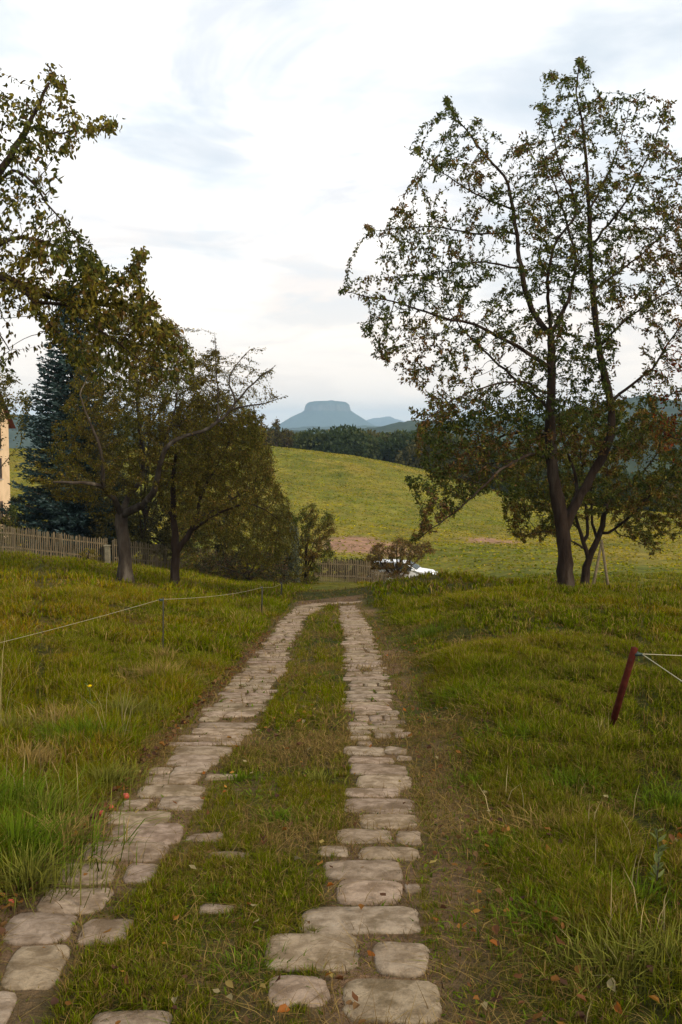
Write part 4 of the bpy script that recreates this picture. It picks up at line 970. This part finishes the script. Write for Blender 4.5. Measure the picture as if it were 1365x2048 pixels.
# ------------------------------------------------------------------ picket fences
def picket_fence(name, label, pts, hgt, spacing, seed, lean=.03, gap=None, tall_posts=True):
    rr = random.Random(seed); a0 = pts[0]; root = empty(name, (a0[0], a0[1], H1(a0[0], a0[1])), label, 'fence'); seg = [0]
    P2 = np.array([p[:2] for p in pts]); L = np.r_[0, np.cumsum(np.hypot(*np.diff(P2, axis=0).T))]
    at_ = lambda s: np.array([np.interp(s, L, P2[:, 0]), np.interp(s, L, P2[:, 1])])
    pk = bmesh.new(); s = 0
    while s < L[-1]:
        if not (gap and gap[0] < s < gap[1]):
            p = at_(s); d = at_(min(s + .1, L[-1])) - at_(max(s - .1, 0)); yaw = math.atan2(d[1], d[0]); z = H1(*p); h = hgt * rr.uniform(.95, 1.04)
            rot = Matrix.Rotation(yaw, 3, 'Z') @ Matrix.Rotation(rr.gauss(0, lean), 3, 'Y') @ Matrix.Rotation(rr.gauss(0, .015), 3, 'X')
            w = rr.uniform(.036, .05); vs = []
            add_box(pk, (p[0], p[1], z + h / 2 + .04), (w, .02, h - .04), rot)
            # pointed tip
            c = Vector((p[0], p[1], z + h / 2 + .04)); tp = rot @ Vector((0, 0, (h - .04) / 2)) + c
            q = [tp + rot @ Vector(v) for v in ((-w / 2, -.01, .001), (w / 2, -.01, .001), (w / 2, .01, .001), (-w / 2, .01, .001), (0, -.01, .05), (0, .01, .05))]
            v = [pk.verts.new(x_) for x_ in q]
            for f in ((0, 1, 4), (2, 3, 5), (1, 2, 5, 4), (3, 0, 4, 5), (3, 2, 1, 0)): pk.faces.new([v[i] for i in f])
        s += spacing * rr.uniform(.9, 1.1)
    o1 = bm_obj('pickets', pk, M_wood, root)
    for zr in (.3, .82):
        rl = bmesh.new(); s = 0
        while s < L[-1] - .01:
            e = min(s + 2.4, L[-1]); a, b_ = at_(s), at_(e); d = (b_ - a) / max(np.hypot(*(b_ - a)), .01); nrm = np.array([-d[1], d[0]]) * .034
            za, zb = H1(*a) + hgt * zr + rr.uniform(-.02, .02), H1(*b_) + hgt * zr + rr.uniform(-.02, .02)
            A3 = Vector((a[0] + nrm[0], a[1] + nrm[1], za)); B3 = Vector((b_[0] + nrm[0], b_[1] + nrm[1], zb)); dd = B3 - A3
            rot = dd.to_track_quat('X', 'Z').to_matrix(); add_box(rl, (A3 + B3) / 2, (dd.length, .035, .065), rot); s = e
        bm_obj('rail', rl, M_wood, root)
    s = 0.0
    while s <= L[-1] + .01:
        p = at_(min(s, L[-1])); d = at_(min(s + .1, L[-1])) - at_(max(s - .1, 0)); nrm = np.array([-d[1], d[0]]) / max(np.hypot(*d), .01) * .11
        b_ = bmesh.new(); z = H1(*p); add_box(b_, (p[0] + nrm[0], p[1] + nrm[1], z + hgt * .45), (.10, .10, hgt * 1.1), Matrix.Rotation(rr.gauss(0, .02), 3, 'Y'), .008); bm_obj('post', b_, M_wood, root); s += 2.4
    return root
f0 = [hitY(q, Y_) for q, Y_ in ((-60, 41.5), (20, 43.5), (120, 45.5), (212, 47))]
picket_fence('picket_fence', 'weathered wooden picket fence below the blue spruce at the left', f0, 1.22, .098, 1)
f1 = [hitY(q, Y_) for q, Y_ in ((226, 47.3), (300, 48.5), (380, 51), (480, 54))]
picket_fence('picket_fence', 'weathered wooden picket fence behind the two old tree trunks', f1, 1.2, .098, 2)
g1 = [hitY(q, Y_) for q, Y_ in ((630, 54), (744, 55))]
picket_fence('wooden_gate', 'upright-slatted wooden gate and fence at the bottom of the slope', g1, 1.25, .105, 3, .012)['category'] = 'gate'
g2 = [hitY(q, Y_) for q, Y_ in ((748, 55), (830, 57.5))]
picket_fence('picket_fence', 'low crooked picket fence right of the gate, half behind the bank', g2, .85, .11, 4, .06)
# stone gate post between the left fences
p = hitY(212, 46.6); b_ = bmesh.new(); add_box(b_, (p[0], p[1], p[2] + .42), (.26, .24, .95), None, .03); add_box(b_, (p[0], p[1], p[2] + .93), (.31, .29, .07), None, .015)
M_pstone = rough_mat('pale_stone', (.12, .105, .07), (.20, .18, .12), 5, .95, .5)
tag(bm_obj('stone_post', b_, M_pstone, origin=p), 'squat pale stone post between the two left fence sections', 'post')

# ------------------------------------------------------------------ electric fence posts, cords
def slim_post(px, pytop, pybot, label, Y=None):
    p = ghit(px, pybot) if Y is None else hitY(px, Y); top = P(px + 2, pytop, p[1]); r = max(.009, .0045 * p[1] / 6)
    root = EF; kid = None
    b = bmesh.new(); tube(b, [p + np.array([0, 0, -.1]), (p + top) / 2 + np.array([.006, 0, 0]), top], [r, r, r * .9], 8); kid = bm_obj('stake', b, M_postgrey, root, True); kid['label'] = label
    b = bmesh.new(); q = top - np.array([0.0, 0, .03]); tube(b, [q, q + np.array([-.035, -.01, 0]), q + np.array([-.05, -.01, .012])], [.012, .016, .009], 8); bm_obj('insulator', b, M_insul, root, True).parent = kid
    return top
EF = empty('electric_fence', ghit(325, 1332), 'thin electric fence of slim dark stakes and pale cord, left of the path', 'electric fence')
t1 = slim_post(325, 1195, 1332, 'dark slim fence stake nearest the camera, left of the path')
t2 = slim_post(523, 1172, 1232, 'dark slim fence stake in the middle of three, by the grassy left verge')
t3 = slim_post(562, 1164, 1198, 'farthest and shortest slim fence stake, near the bend of the path')
def cord(pts, r, label, sag=.0, par=None):
    pts = [np.array(q, float) for q in pts]; b = bmesh.new(); full = []
    for a, c in zip(pts[:-1], pts[1:]):
        for k in range(9): s = k / 9; full.append(a * (1 - s) + c * s + np.array([0, 0, -4 * sag * s * (1 - s)]))
    full.append(pts[-1]); tube(b, full, r, 6); bm_obj('cord', b, M_wire, par, True)
e0 = P(-60, 1300, 10.2)
cord([e0, t1 + np.array([-.045, -.01, -.025])], .0020, 'pale electric fence cord running left', .015, EF)
cord([t1 + np.array([-.045, -.01, -.025]) + np.array([.02, .02, 0]), t2 + np.array([0, 0, -.03]), t3 + np.array([0, 0, -.03])], .0022, 'thin fence cord strung between', .05, EF)
# leaning red post on the right
pb = ghit(1216, 1492); Yp = pb[1]; tp_ = P(1270, 1295, Yp - .12); root = empty('fence_post', pb, 'rusty red leaning fence post on the right-hand grass', 'fence post')
b = bmesh.new(); d = (tp_ - pb) / np.linalg.norm(tp_ - pb); r0 = .0245
mid = pb + d * np.linalg.norm(tp_ - pb) * .22
tube(b, [pb - d * .15, mid, mid + d * .004, tp_ - d * .004, tp_], [.014, .0165, r0, r0, r0 * .8], 12); bm_obj('post', b, M_post, root, True)
ins = P(1276, 1308, Yp - .12); b = bmesh.new(); tube(b, [ins + np.array([-.03, 0, 0]), ins, ins + np.array([.012, 0, -.002]), ins + np.array([.035, 0, -.004])], [.016, .018, .011, .009], 10); bm_obj('insulator', b, M_insul, root, True)
cord([ins + np.array([.03, 0, 0]), P(1480, 1316, 9.5)], .0030, 'upper pale cord going level from the red post to the right', .0, root)
cord([ins + np.array([.03, 0, 0]), P(1365, 1363, Yp - 1.0), P(1480, 1434, Yp - 1.9)], .0034, 'lower pale cord slanting down from the red post to the right', .0, root)
# poles under the small tree
a = hitY(1190, 30.2); c = hitY(1224, 30.0); ap = P(1204, 1084, 31.0)
root = empty('pole_frame', (a + c) / 2, 'two slender grey poles leaning together beside the small tree', 'poles')
for q in (a, c):
    b = bmesh.new(); dd = (ap - q); tube(b, [q - dd * .03, q + dd * .5, ap + dd * .03], [.05, .045, .04], 8); bm_obj('pole', b, M_wood, root, True)
b = bmesh.new(); tube(b, [ap - np.array([.06, 0, 0.06]), ap + np.array([.06, 0, -.06])], .028, 8); bm_obj('crossbar', b, M_wood, root, True)

# ------------------------------------------------------------------ parked car behind the bank
def car():
    m_paint = rough_mat('white_car_paint', (.74, .76, .77), (.80, .81, .82), 3, .25, 0); m_glass = rough_mat('car_glass', (.045, .065, .06), (.06, .085, .08), 2, .08, 0)
    m_black = rough_mat('tyre_rubber', (.02, .02, .02), (.03, .03, .03), 8, .8, .1); m_rim = rough_mat('wheel_metal', (.4, .4, .42), (.5, .5, .5), 5, .35, 0, metal=.8)
    m_red = rough_mat('tail_lamp_red', (.35, .02, .015), (.45, .03, .02), 5, .3, 0); m_lamp = rough_mat('lamp_clear', (.6, .62, .62), (.7, .7, .7), 5, .1, 0)
    loc = hitY(808, 60.0); loc[2] = P(850, 1138, 60.0)[2] - .93; root = empty('parked_car', loc, 'white parked car, only its roof and windows showing above the bank', 'car')
    # length along local x (nose +x)
    prof = [(-2.0, .35), (-2.05, .75), (-1.98, .98), (-1.72, 1.38), (-1.3, 1.455), (-.4, 1.47), (.25, 1.42), (1.0, .98), (1.75, .84), (2.0, .66), (2.03, .35), (1.7, .26), (-1.7, .26)]
    bm = bmesh.new(); rings = []
    for y in (-.86, -.80, -.66, 0, .66, .80, .86):
        row = []
        for x, z in prof:
            tz = max(0, (z - .95)) / .5; yy = y * (1 - .2 * tz); zc = z - (.05 * (abs(y) / .86) ** 3 if z > .9 else 0); xx = x * (1 - .03 * (abs(y) / .86) ** 4)
            row.append(bm.verts.new((xx, yy, zc)))
        rings.append(row)
    m = len(prof)
    for r0, r1 in zip(rings[:-1], rings[1:]):
        for k in range(m): bm.faces.new((r0[k], r0[(k + 1) % m], r1[(k + 1) % m], r1[k]))
    bm.faces.new(rings[0]); bm.faces.new(rings[-1][::-1])
    yaw = Matrix.Rotation(R(-14), 4, 'Z')
    def put(name, bm_, mat, par=root, smooth=False):
        bmesh.ops.transform(bm_, matrix=Matrix.Translation(Vector(loc)) @ yaw, verts=bm_.verts)
        o_ = bm_obj(name, bm_, mat, root, smooth)
        if par is not root: o_.parent = par
        return o_
    put('body', bm, m_paint)
    def pane(pts):
        b_ = bmesh.new(); vs = [b_.verts.new(q) for q in pts]; b_.faces.new(vs); g = bmesh.ops.solidify(b_, geom=b_.faces[:], thickness=.012); return b_
    put('windscreen', pane([(.34, -.56, 1.40), (.34, .56, 1.40), (.96, .68, 1.03), (.96, -.68, 1.03)]), m_glass)
    put('rear_window', pane([(-1.76, -.56, 1.35), (-1.99, -.66, 1.03), (-1.99, .66, 1.03), (-1.76, .56, 1.35)]), m_glass)
    for s in (-1, 1):
        for x0, x1, x2, x3 in ((-.35, .25, .88, -.35), (-1.25, -.42, -.42, -1.35), (-1.62, -1.32, -1.42, -1.82)):
            put('side_window', pane([(x0, s * .715, 1.37), (x1, s * .715, 1.37), (x2, s * .845, 1.02), (x3, s * .845, 1.02)]), m_glass)
        b_ = bmesh.new(); add_box(b_, (-2.03, s * .62, .85), (.05, .22, .16), None, .02); put('tail_lamp', b_, m_red)
        b_ = bmesh.new(); add_box(b_, (1.93, s * .6, .70), (.12, .3, .13), None, .03); put('headlight', b_, m_lamp)
        b_ = bmesh.new(); add_box(b_, (.72, s * .95, 1.02), (.14, .18, .12), None, .03); put('mirror', b_, m_paint)
        for x in (-1.28, 1.28):
            b_ = bmesh.new(); tube(b_, [(x, s * .70, .30), (x, s * .72, .30), (x, s * .86, .30), (x, s * .88, .30)], [.28, .31, .31, .28], 24); w = put('wheel', b_, m_black, smooth=False)
            b_ = bmesh.new(); tube(b_, [(x, s * .875, .30), (x, s * .888, .30)], [.19, .18], 20); r_ = put('rim', b_, m_rim); r_.parent = w
    for z, n_ in ((.45, 'bumper'),):
        b_ = bmesh.new(); add_box(b_, (-2.06, 0, z), (.1, 1.6, .18), None, .03); put(n_, b_, m_black); b_ = bmesh.new(); add_box(b_, (2.04, 0, z), (.1, 1.55, .18), None, .03); put(n_, b_, m_black)
car()

# ------------------------------------------------------------------ house at the left edge
def house():
    m_wall = rough_mat('beige_render', (.56, .40, .24), (.66, .48, .30), 1.2, .9, .15, c3=(.50, .36, .22)); m_roof = rough_mat('red_roof_tiles', (.14, .05, .035), (.24, .09, .06), 9, .85, .6)
    m_fr = rough_mat('window_frame_brown', (.10, .055, .035), (.14, .08, .05), 8, .6, 0); m_gl = rough_mat('window_glass', (.03, .035, .04), (.05, .055, .06), 2, .08, 0); m_sill = rough_mat('sill_stone', (.30, .27, .22), (.38, .34, .28), 6, .9, .1)
    Y0 = 60.0; xr = (20 - CX) / F * (Y0 + 8.9); zb = H1(xr, Y0) - .4; W_, D_ = 11.0, 8.5; hw = 8.2
    x0, x1, y0, y1 = xr - W_, xr, Y0, Y0 + D_; root = empty('house', ((x0 + x1) / 2, y0, zb), 'beige rendered house with a red roof, cut off by the left edge', 'house')
    b = bmesh.new(); wins = []
    # front wall with real openings: build as strips
    cols = [x0 + 1.0 + i * 2.45 for i in range(4)]; cols[3] = xr - 1.22; ww = .95; lev = [(zb + 1.4, zb + 2.75), (zb + 4.2, zb + 5.6)]
    xs_ = sorted([x0, x1] + [c for c in cols] + [c + ww for c in cols]); zs_ = sorted([zb, zb + hw] + [v for l in lev for v in l])
    for i in range(len(xs_) - 1):
        for j in range(len(zs_) - 1):
            cx_, cz_ = (xs_[i] + xs_[i + 1]) / 2, (zs_[j] + zs_[j + 1]) / 2
            if any(c < cx_ < c + ww for c in cols) and any(l0 < cz_ < l1 for l0, l1 in lev): wins.append((xs_[i], xs_[i + 1], zs_[j], zs_[j + 1])); continue
            add_box(b, (cx_, y0 + .18, cz_), (xs_[i + 1] - xs_[i], .36, zs_[j + 1] - zs_[j]))
    bmesh.ops.remove_doubles(b, verts=b.verts, dist=.0001)
    add_box(b, (x1 - .18, y0 + .36 + (D_ - .36) / 2, zb + hw / 2), (.36, D_ - .36, hw)); add_box(b, (x0 + .18, y0 + .36 + (D_ - .36) / 2, zb + hw / 2), (.36, D_ - .36, hw)); add_box(b, ((x0 + x1) / 2, y1 + .18, zb + hw / 2), (W_, .36, hw))
    for xx in (x1 - .18, x0 + .18):
        v = [b.verts.new((xx + dx_, yy, zz_)) for dx_ in (-.18, .18) for yy, zz_ in ((y0, zb + hw + .003), (y1 + .36, zb + hw + .003), ((y0 + y1) / 2, zb + hw + 3.6))]
        b.faces.new(v[:3]); b.faces.new(v[3:][::-1])
        for i in range(3): b.faces.new((v[i], v[(i + 1) % 3], v[3 + (i + 1) % 3], v[3 + i]))
    bm_obj('wall', b, m_wall, root)
    for s in (0, 1):
        b = bmesh.new(); ym = (y0 + y1) / 2; e = (y0 - .55, zb + hw - .45) if s == 0 else (y1 + .9, zb + hw - .45)
        v = [(x0 - .4, e[0], e[1]), (x1 + .35, e[0], e[1]), (x1 + .35, ym, zb + hw + 3.85), (x0 - .4, ym, zb + hw + 3.85)]; f = b.faces.new([b.verts.new(q) for q in v]); bmesh.ops.solidify(b, geom=[f], thickness=.16); rf = bm_obj('roof', b, m_roof, root)
    b = bmesh.new(); add_box(b, (x0 + 4, y0 + 3.2, zb + hw + 3.6), (.7, .7, 2.2), None, .02); ch = bm_obj('chimney', b, m_roof, root); ch.parent = rf
    for (a0, a1, c0, c1) in wins:
        b = bmesh.new(); t_ = .07; yy = y0 + .14
        for cx_, cz_, sx, sz in (((a0 + a1) / 2, c0 + t_ / 2, a1 - a0, t_), ((a0 + a1) / 2, c1 - t_ / 2, a1 - a0, t_), (a0 + t_ / 2, (c0 + c1) / 2, t_, c1 - c0 - 2 * t_), (a1 - t_ / 2, (c0 + c1) / 2, t_, c1 - c0 - 2 * t_), ((a0 + a1) / 2, (c0 + c1) / 2, .05, c1 - c0 - 2 * t_)):
            add_box(b, (cx_, yy, cz_), (sx, .06, sz))
        w = bm_obj('window', b, m_fr, root)
        b = bmesh.new(); add_box(b, ((a0 + a1) / 2, yy + .012, (c0 + c1) / 2), (a1 - a0 - .1, .012, c1 - c0 - .1)); g = bm_obj('pane', b, m_gl, root); g.parent = w
        b = bmesh.new(); add_box(b, ((a0 + a1) / 2, y0 - .03, c0 - .035), (a1 - a0 + .16, .12, .06), None, .008); g = bm_obj('sill', b, m_sill, root); g.parent = w
    for wz in (zb + 1.5, zb + 4.4, zb + 6.4):
        for wy in (y0 + 1.6, y1 - 2.35):
            b = bmesh.new()
            for cy__, cz__, sy__, sz__ in ((wy + .5, wz + .035, 1.0, .07), (wy + .5, wz + 1.365, 1.0, .07), (wy + .035, wz + .7, .07, 1.26), (wy + .965, wz + .7, .07, 1.26), (wy + .5, wz + .7, .05, 1.26)): add_box(b, (x1 + .02, cy__, cz__), (.09, sy__, sz__))
            w = bm_obj('window', b, m_fr, root)
            b = bmesh.new(); add_box(b, (x1 + .012, wy + .5, wz + .7), (.03, .88, 1.28)); bm_obj('pane', b, m_gl, root).parent = w
            b = bmesh.new(); add_box(b, (x1 + .06, wy + .5, wz - .04), (.14, 1.14, .06)); bm_obj('sill', b, m_sill, root).parent = w
    b = bmesh.new(); tube(b, [(x1 - .12, y0 - .08, zb), (x1 - .12, y0 - .08, zb + hw - .4)], .05, 8); bm_obj('downpipe', b, m_sill, root, True)
house()

# ------------------------------------------------------------------ litter on the ground
rng = np.random.default_rng(99)
lp = []; lc = []
def scat(n, fx, cols):
    for _ in range(n):
        q = fx()
        if q is None: continue
        lp.append(q); lc.append(np.array(cols[rng.integers(len(cols))]) * rng.uniform(.7, 1.2))
LB = [(.12, .058, .030), (.085, .045, .027), (.15, .09, .045), (.065, .034, .022), (.18, .09, .035)]; LY = [(.26, .20, .08), (.30, .25, .14), (.30, .16, .06), (.24, .10, .04)]
def near_left():
    y = 3.0 + 14 * rng.random() ** 1.4; return xat(LTw[0], y) - abs(rng.normal(.03, .09)), y
def shoulder():
    y = 3.0 + 18 * rng.random() ** 1.3; return xat(RTw[1], y) + rng.uniform(.05, .75), y
def anyw():
    y = 3.0 + 11 * rng.random() ** 1.3; return rng.uniform(-.36, .36) * y, y
def midw():
    y = 3.0 + 9 * rng.random() ** 1.2; return rng.uniform(xat(LTw[1], y), xat(RTw[0], y)), y
scat(900, near_left, LB); scat(480, shoulder, LB); scat(190, anyw, LY + LB); scat(110, midw, LY + LB); scat(60, shoulder, LY)
for (px_, py_) in ((1350, 1690), (1340, 1705), (1358, 1680), (1230, 1800), (925, 1870), (955, 1830), (1085, 1850), (665, 1965), (720, 2025), (240, 1955), (500, 1818), (465, 1775), (350, 1855), (1240, 1955)):
    for _ in range(3):
        q = hit(px_ + rng.normal(0, 8), py_ + rng.normal(0, 4)); lp.append((q[0], q[1])); lc.append(np.array(LY[rng.integers(4)] if rng.random() < .5 else LB[rng.integers(5)]))
lp = np.array(lp); Z = H(lp[:, 0], lp[:, 1]); Z += np.where(on_stone(lp[:, 0], lp[:, 1]), .032, .018 + .02 * rng.random(len(lp)))
n = len(lp); an = rng.uniform(0, 6.28, n); D = np.stack([np.cos(an), np.sin(an), rng.normal(0, .25, n)], -1)
Dn = unit(D); Sd = unit(np.cross(Dn, np.stack([rng.normal(0, .3, n), rng.normal(0, .3, n), np.ones(n)], -1))); Nn = np.cross(Sd, Dn); Lz = rng.uniform(.016, .05, n)[:, None]; w = Lz * rng.uniform(.22, .36, n)[:, None]; up = np.where(Nn[:, 2:3] > 0, 1, -1) * Nn
b0 = np.stack([lp[:, 0], lp[:, 1], Z], -1); cu = rng.uniform(.3, 2.0, n)[:, None]
V = np.stack([b0, b0 + Dn * Lz * .3 + Sd * w + up * w * cu, b0 + Dn * Lz * .7 + Sd * w * .8 + up * w * cu, b0 + Dn * Lz * .95 + up * Lz * rng.uniform(0, .6, (n, 1)), b0 + Dn * Lz * .7 - Sd * w * .8 + up * w * cu * .7, b0 + Dn * Lz * .3 - Sd * w + up * w * cu * .7], 1).reshape(-1, 3)
k = np.arange(n)[:, None] * 6
tag(mesh_np('fallen_leaves', V, [np.concatenate([k + np.array([0, 1, 2, 3]), k + np.array([0, 3, 4, 5])])], M_leaf, col=np.repeat(np.array(lc), 6, axis=0)), 'brown and yellow fallen leaves scattered along the path edges', 'leaves', kind='stuff')

M_apple = rough_mat('apple_skin', (.30, .03, .025), (.38, .08, .035), 14, .45, .05, c3=(.35, .17, .05)); M_stem = M_bark
def apple(px_, py_, r, label):
    q = hit(px_, py_); z = H1(q[0], q[1]) + r * .9; root = empty('fallen_apple', (q[0], q[1], z - r * .9), label, 'apple', 'windfall apples by the left track'); b = bmesh.new()
    bmesh.ops.create_uvsphere(b, u_segments=16, v_segments=12, radius=r)
    for v in b.verts:
        d_ = math.hypot(v.co.x, v.co.y) / r; v.co.z *= .9; v.co.z -= math.copysign(.22 * r * max(0, 1 - d_ * 2.2) ** 1.5, v.co.z)
    bmesh.ops.transform(b, matrix=Matrix.Translation((q[0], q[1], z)) @ Matrix.Rotation(random.uniform(-.8, .8), 4, 'X'), verts=b.verts); bm_obj('fruit', b, M_apple, root, True)
    b = bmesh.new(); tube(b, [(q[0], q[1], z + r * .6), (q[0] + .004, q[1], z + r * 1.15)], .0016, 5); bm_obj('stalk', b, M_stem, root)
apple(252, 1600, .022, 'red windfall apple highest up along the left track edge'); apple(204, 1636, .021, 'red windfall apple below the topmost one, at the left grass edge'); apple(222, 1622, .017, 'smallest red windfall apple, between the two larger ones'); apple(22, 1812, .017, 'yellowish windfall apple in the leaf litter at the lower left edge')

# a weed with pale upright leaves, and a yellow flower
def weed(name, label, cat, px_, py_, h, nl, col, lw, flower=None):
    q = ghit(px_, py_); root = empty(name, q, label, cat); b = bmesh.new(); tube(b, [q, q + np.array([.01, 0, h * .5]), q + np.array([.0, .01, h])], [.004, .003, .002], 6); bm_obj('stem', b, M_postgrey if not flower else M_stemg, root)
    t_ = rng.random(nl); base = q + np.array([0, 0, 1.0]) * (t_[:, None] * h); a_ = rng.uniform(0, 6.28, nl); D_ = np.stack([np.cos(a_), np.sin(a_), rng.uniform(.2, 1.2, nl)], -1)
    V, Fc, rep = leaf_cloud(base, D_, np.full(nl, lw) * rng.uniform(.6, 1.2, nl), .28, .3, True); mesh_np('foliage', V, [Fc], M_leaf, root, col=np.repeat(np.array(col) * rng.uniform(.7, 1.3, (nl, 1)), rep, axis=0))
    if flower:
        m = 14; a_ = np.linspace(0, 6.28, m, endpoint=False); tp = np.tile(q + np.array([0, .01, h]), (m, 1)); V, Fc, rep = leaf_cloud(tp, np.stack([np.cos(a_), np.sin(a_), np.full(m, .5)], -1), np.full(m, .028), .5, .2)
        mesh_np('flower', V, [Fc], M_leaf, root, col=np.tile(np.array(flower), (m * rep, 1)))
M_stemg = rough_mat('green_stem', (.06, .09, .03), (.08, .11, .03), 20, .8, 0)
weed('thistle', 'grey-green upright thistle near the right edge of the foreground grass', 'weed', 1312, 1790, .26, 26, (.13, .15, .06), .05)
weed('hawkweed', 'single yellow flower in the rough grass left of the path', 'flower', 180, 1430, .24, 10, (.08, .10, .03), .06, (.75, .55, .03))

# ------------------------------------------------------------------ air
m, t, o = new_mat('haze_air')
pv = t.new('ShaderNodeVolumePrincipled', inp={'Color': (.52, .77, 1.0, 1), 'Density': .00014, 'Anisotropy': .0}); t.l.new(pv.outputs[0], o.inputs['Volume'])
zs_all = GZ2.min(); b = bmesh.new(); add_box(b, (0, 4800, (zs_all - 1 + 164) / 2), (15000, 9900 + 400, 164 - zs_all + 1))
hz = bm_obj('haze', b, m); tag(hz, kind='stuff'); hz['label'] = 'thin blue haze lying over the far hills'; hz['category'] = 'haze'
print('done', time.time() - T0)
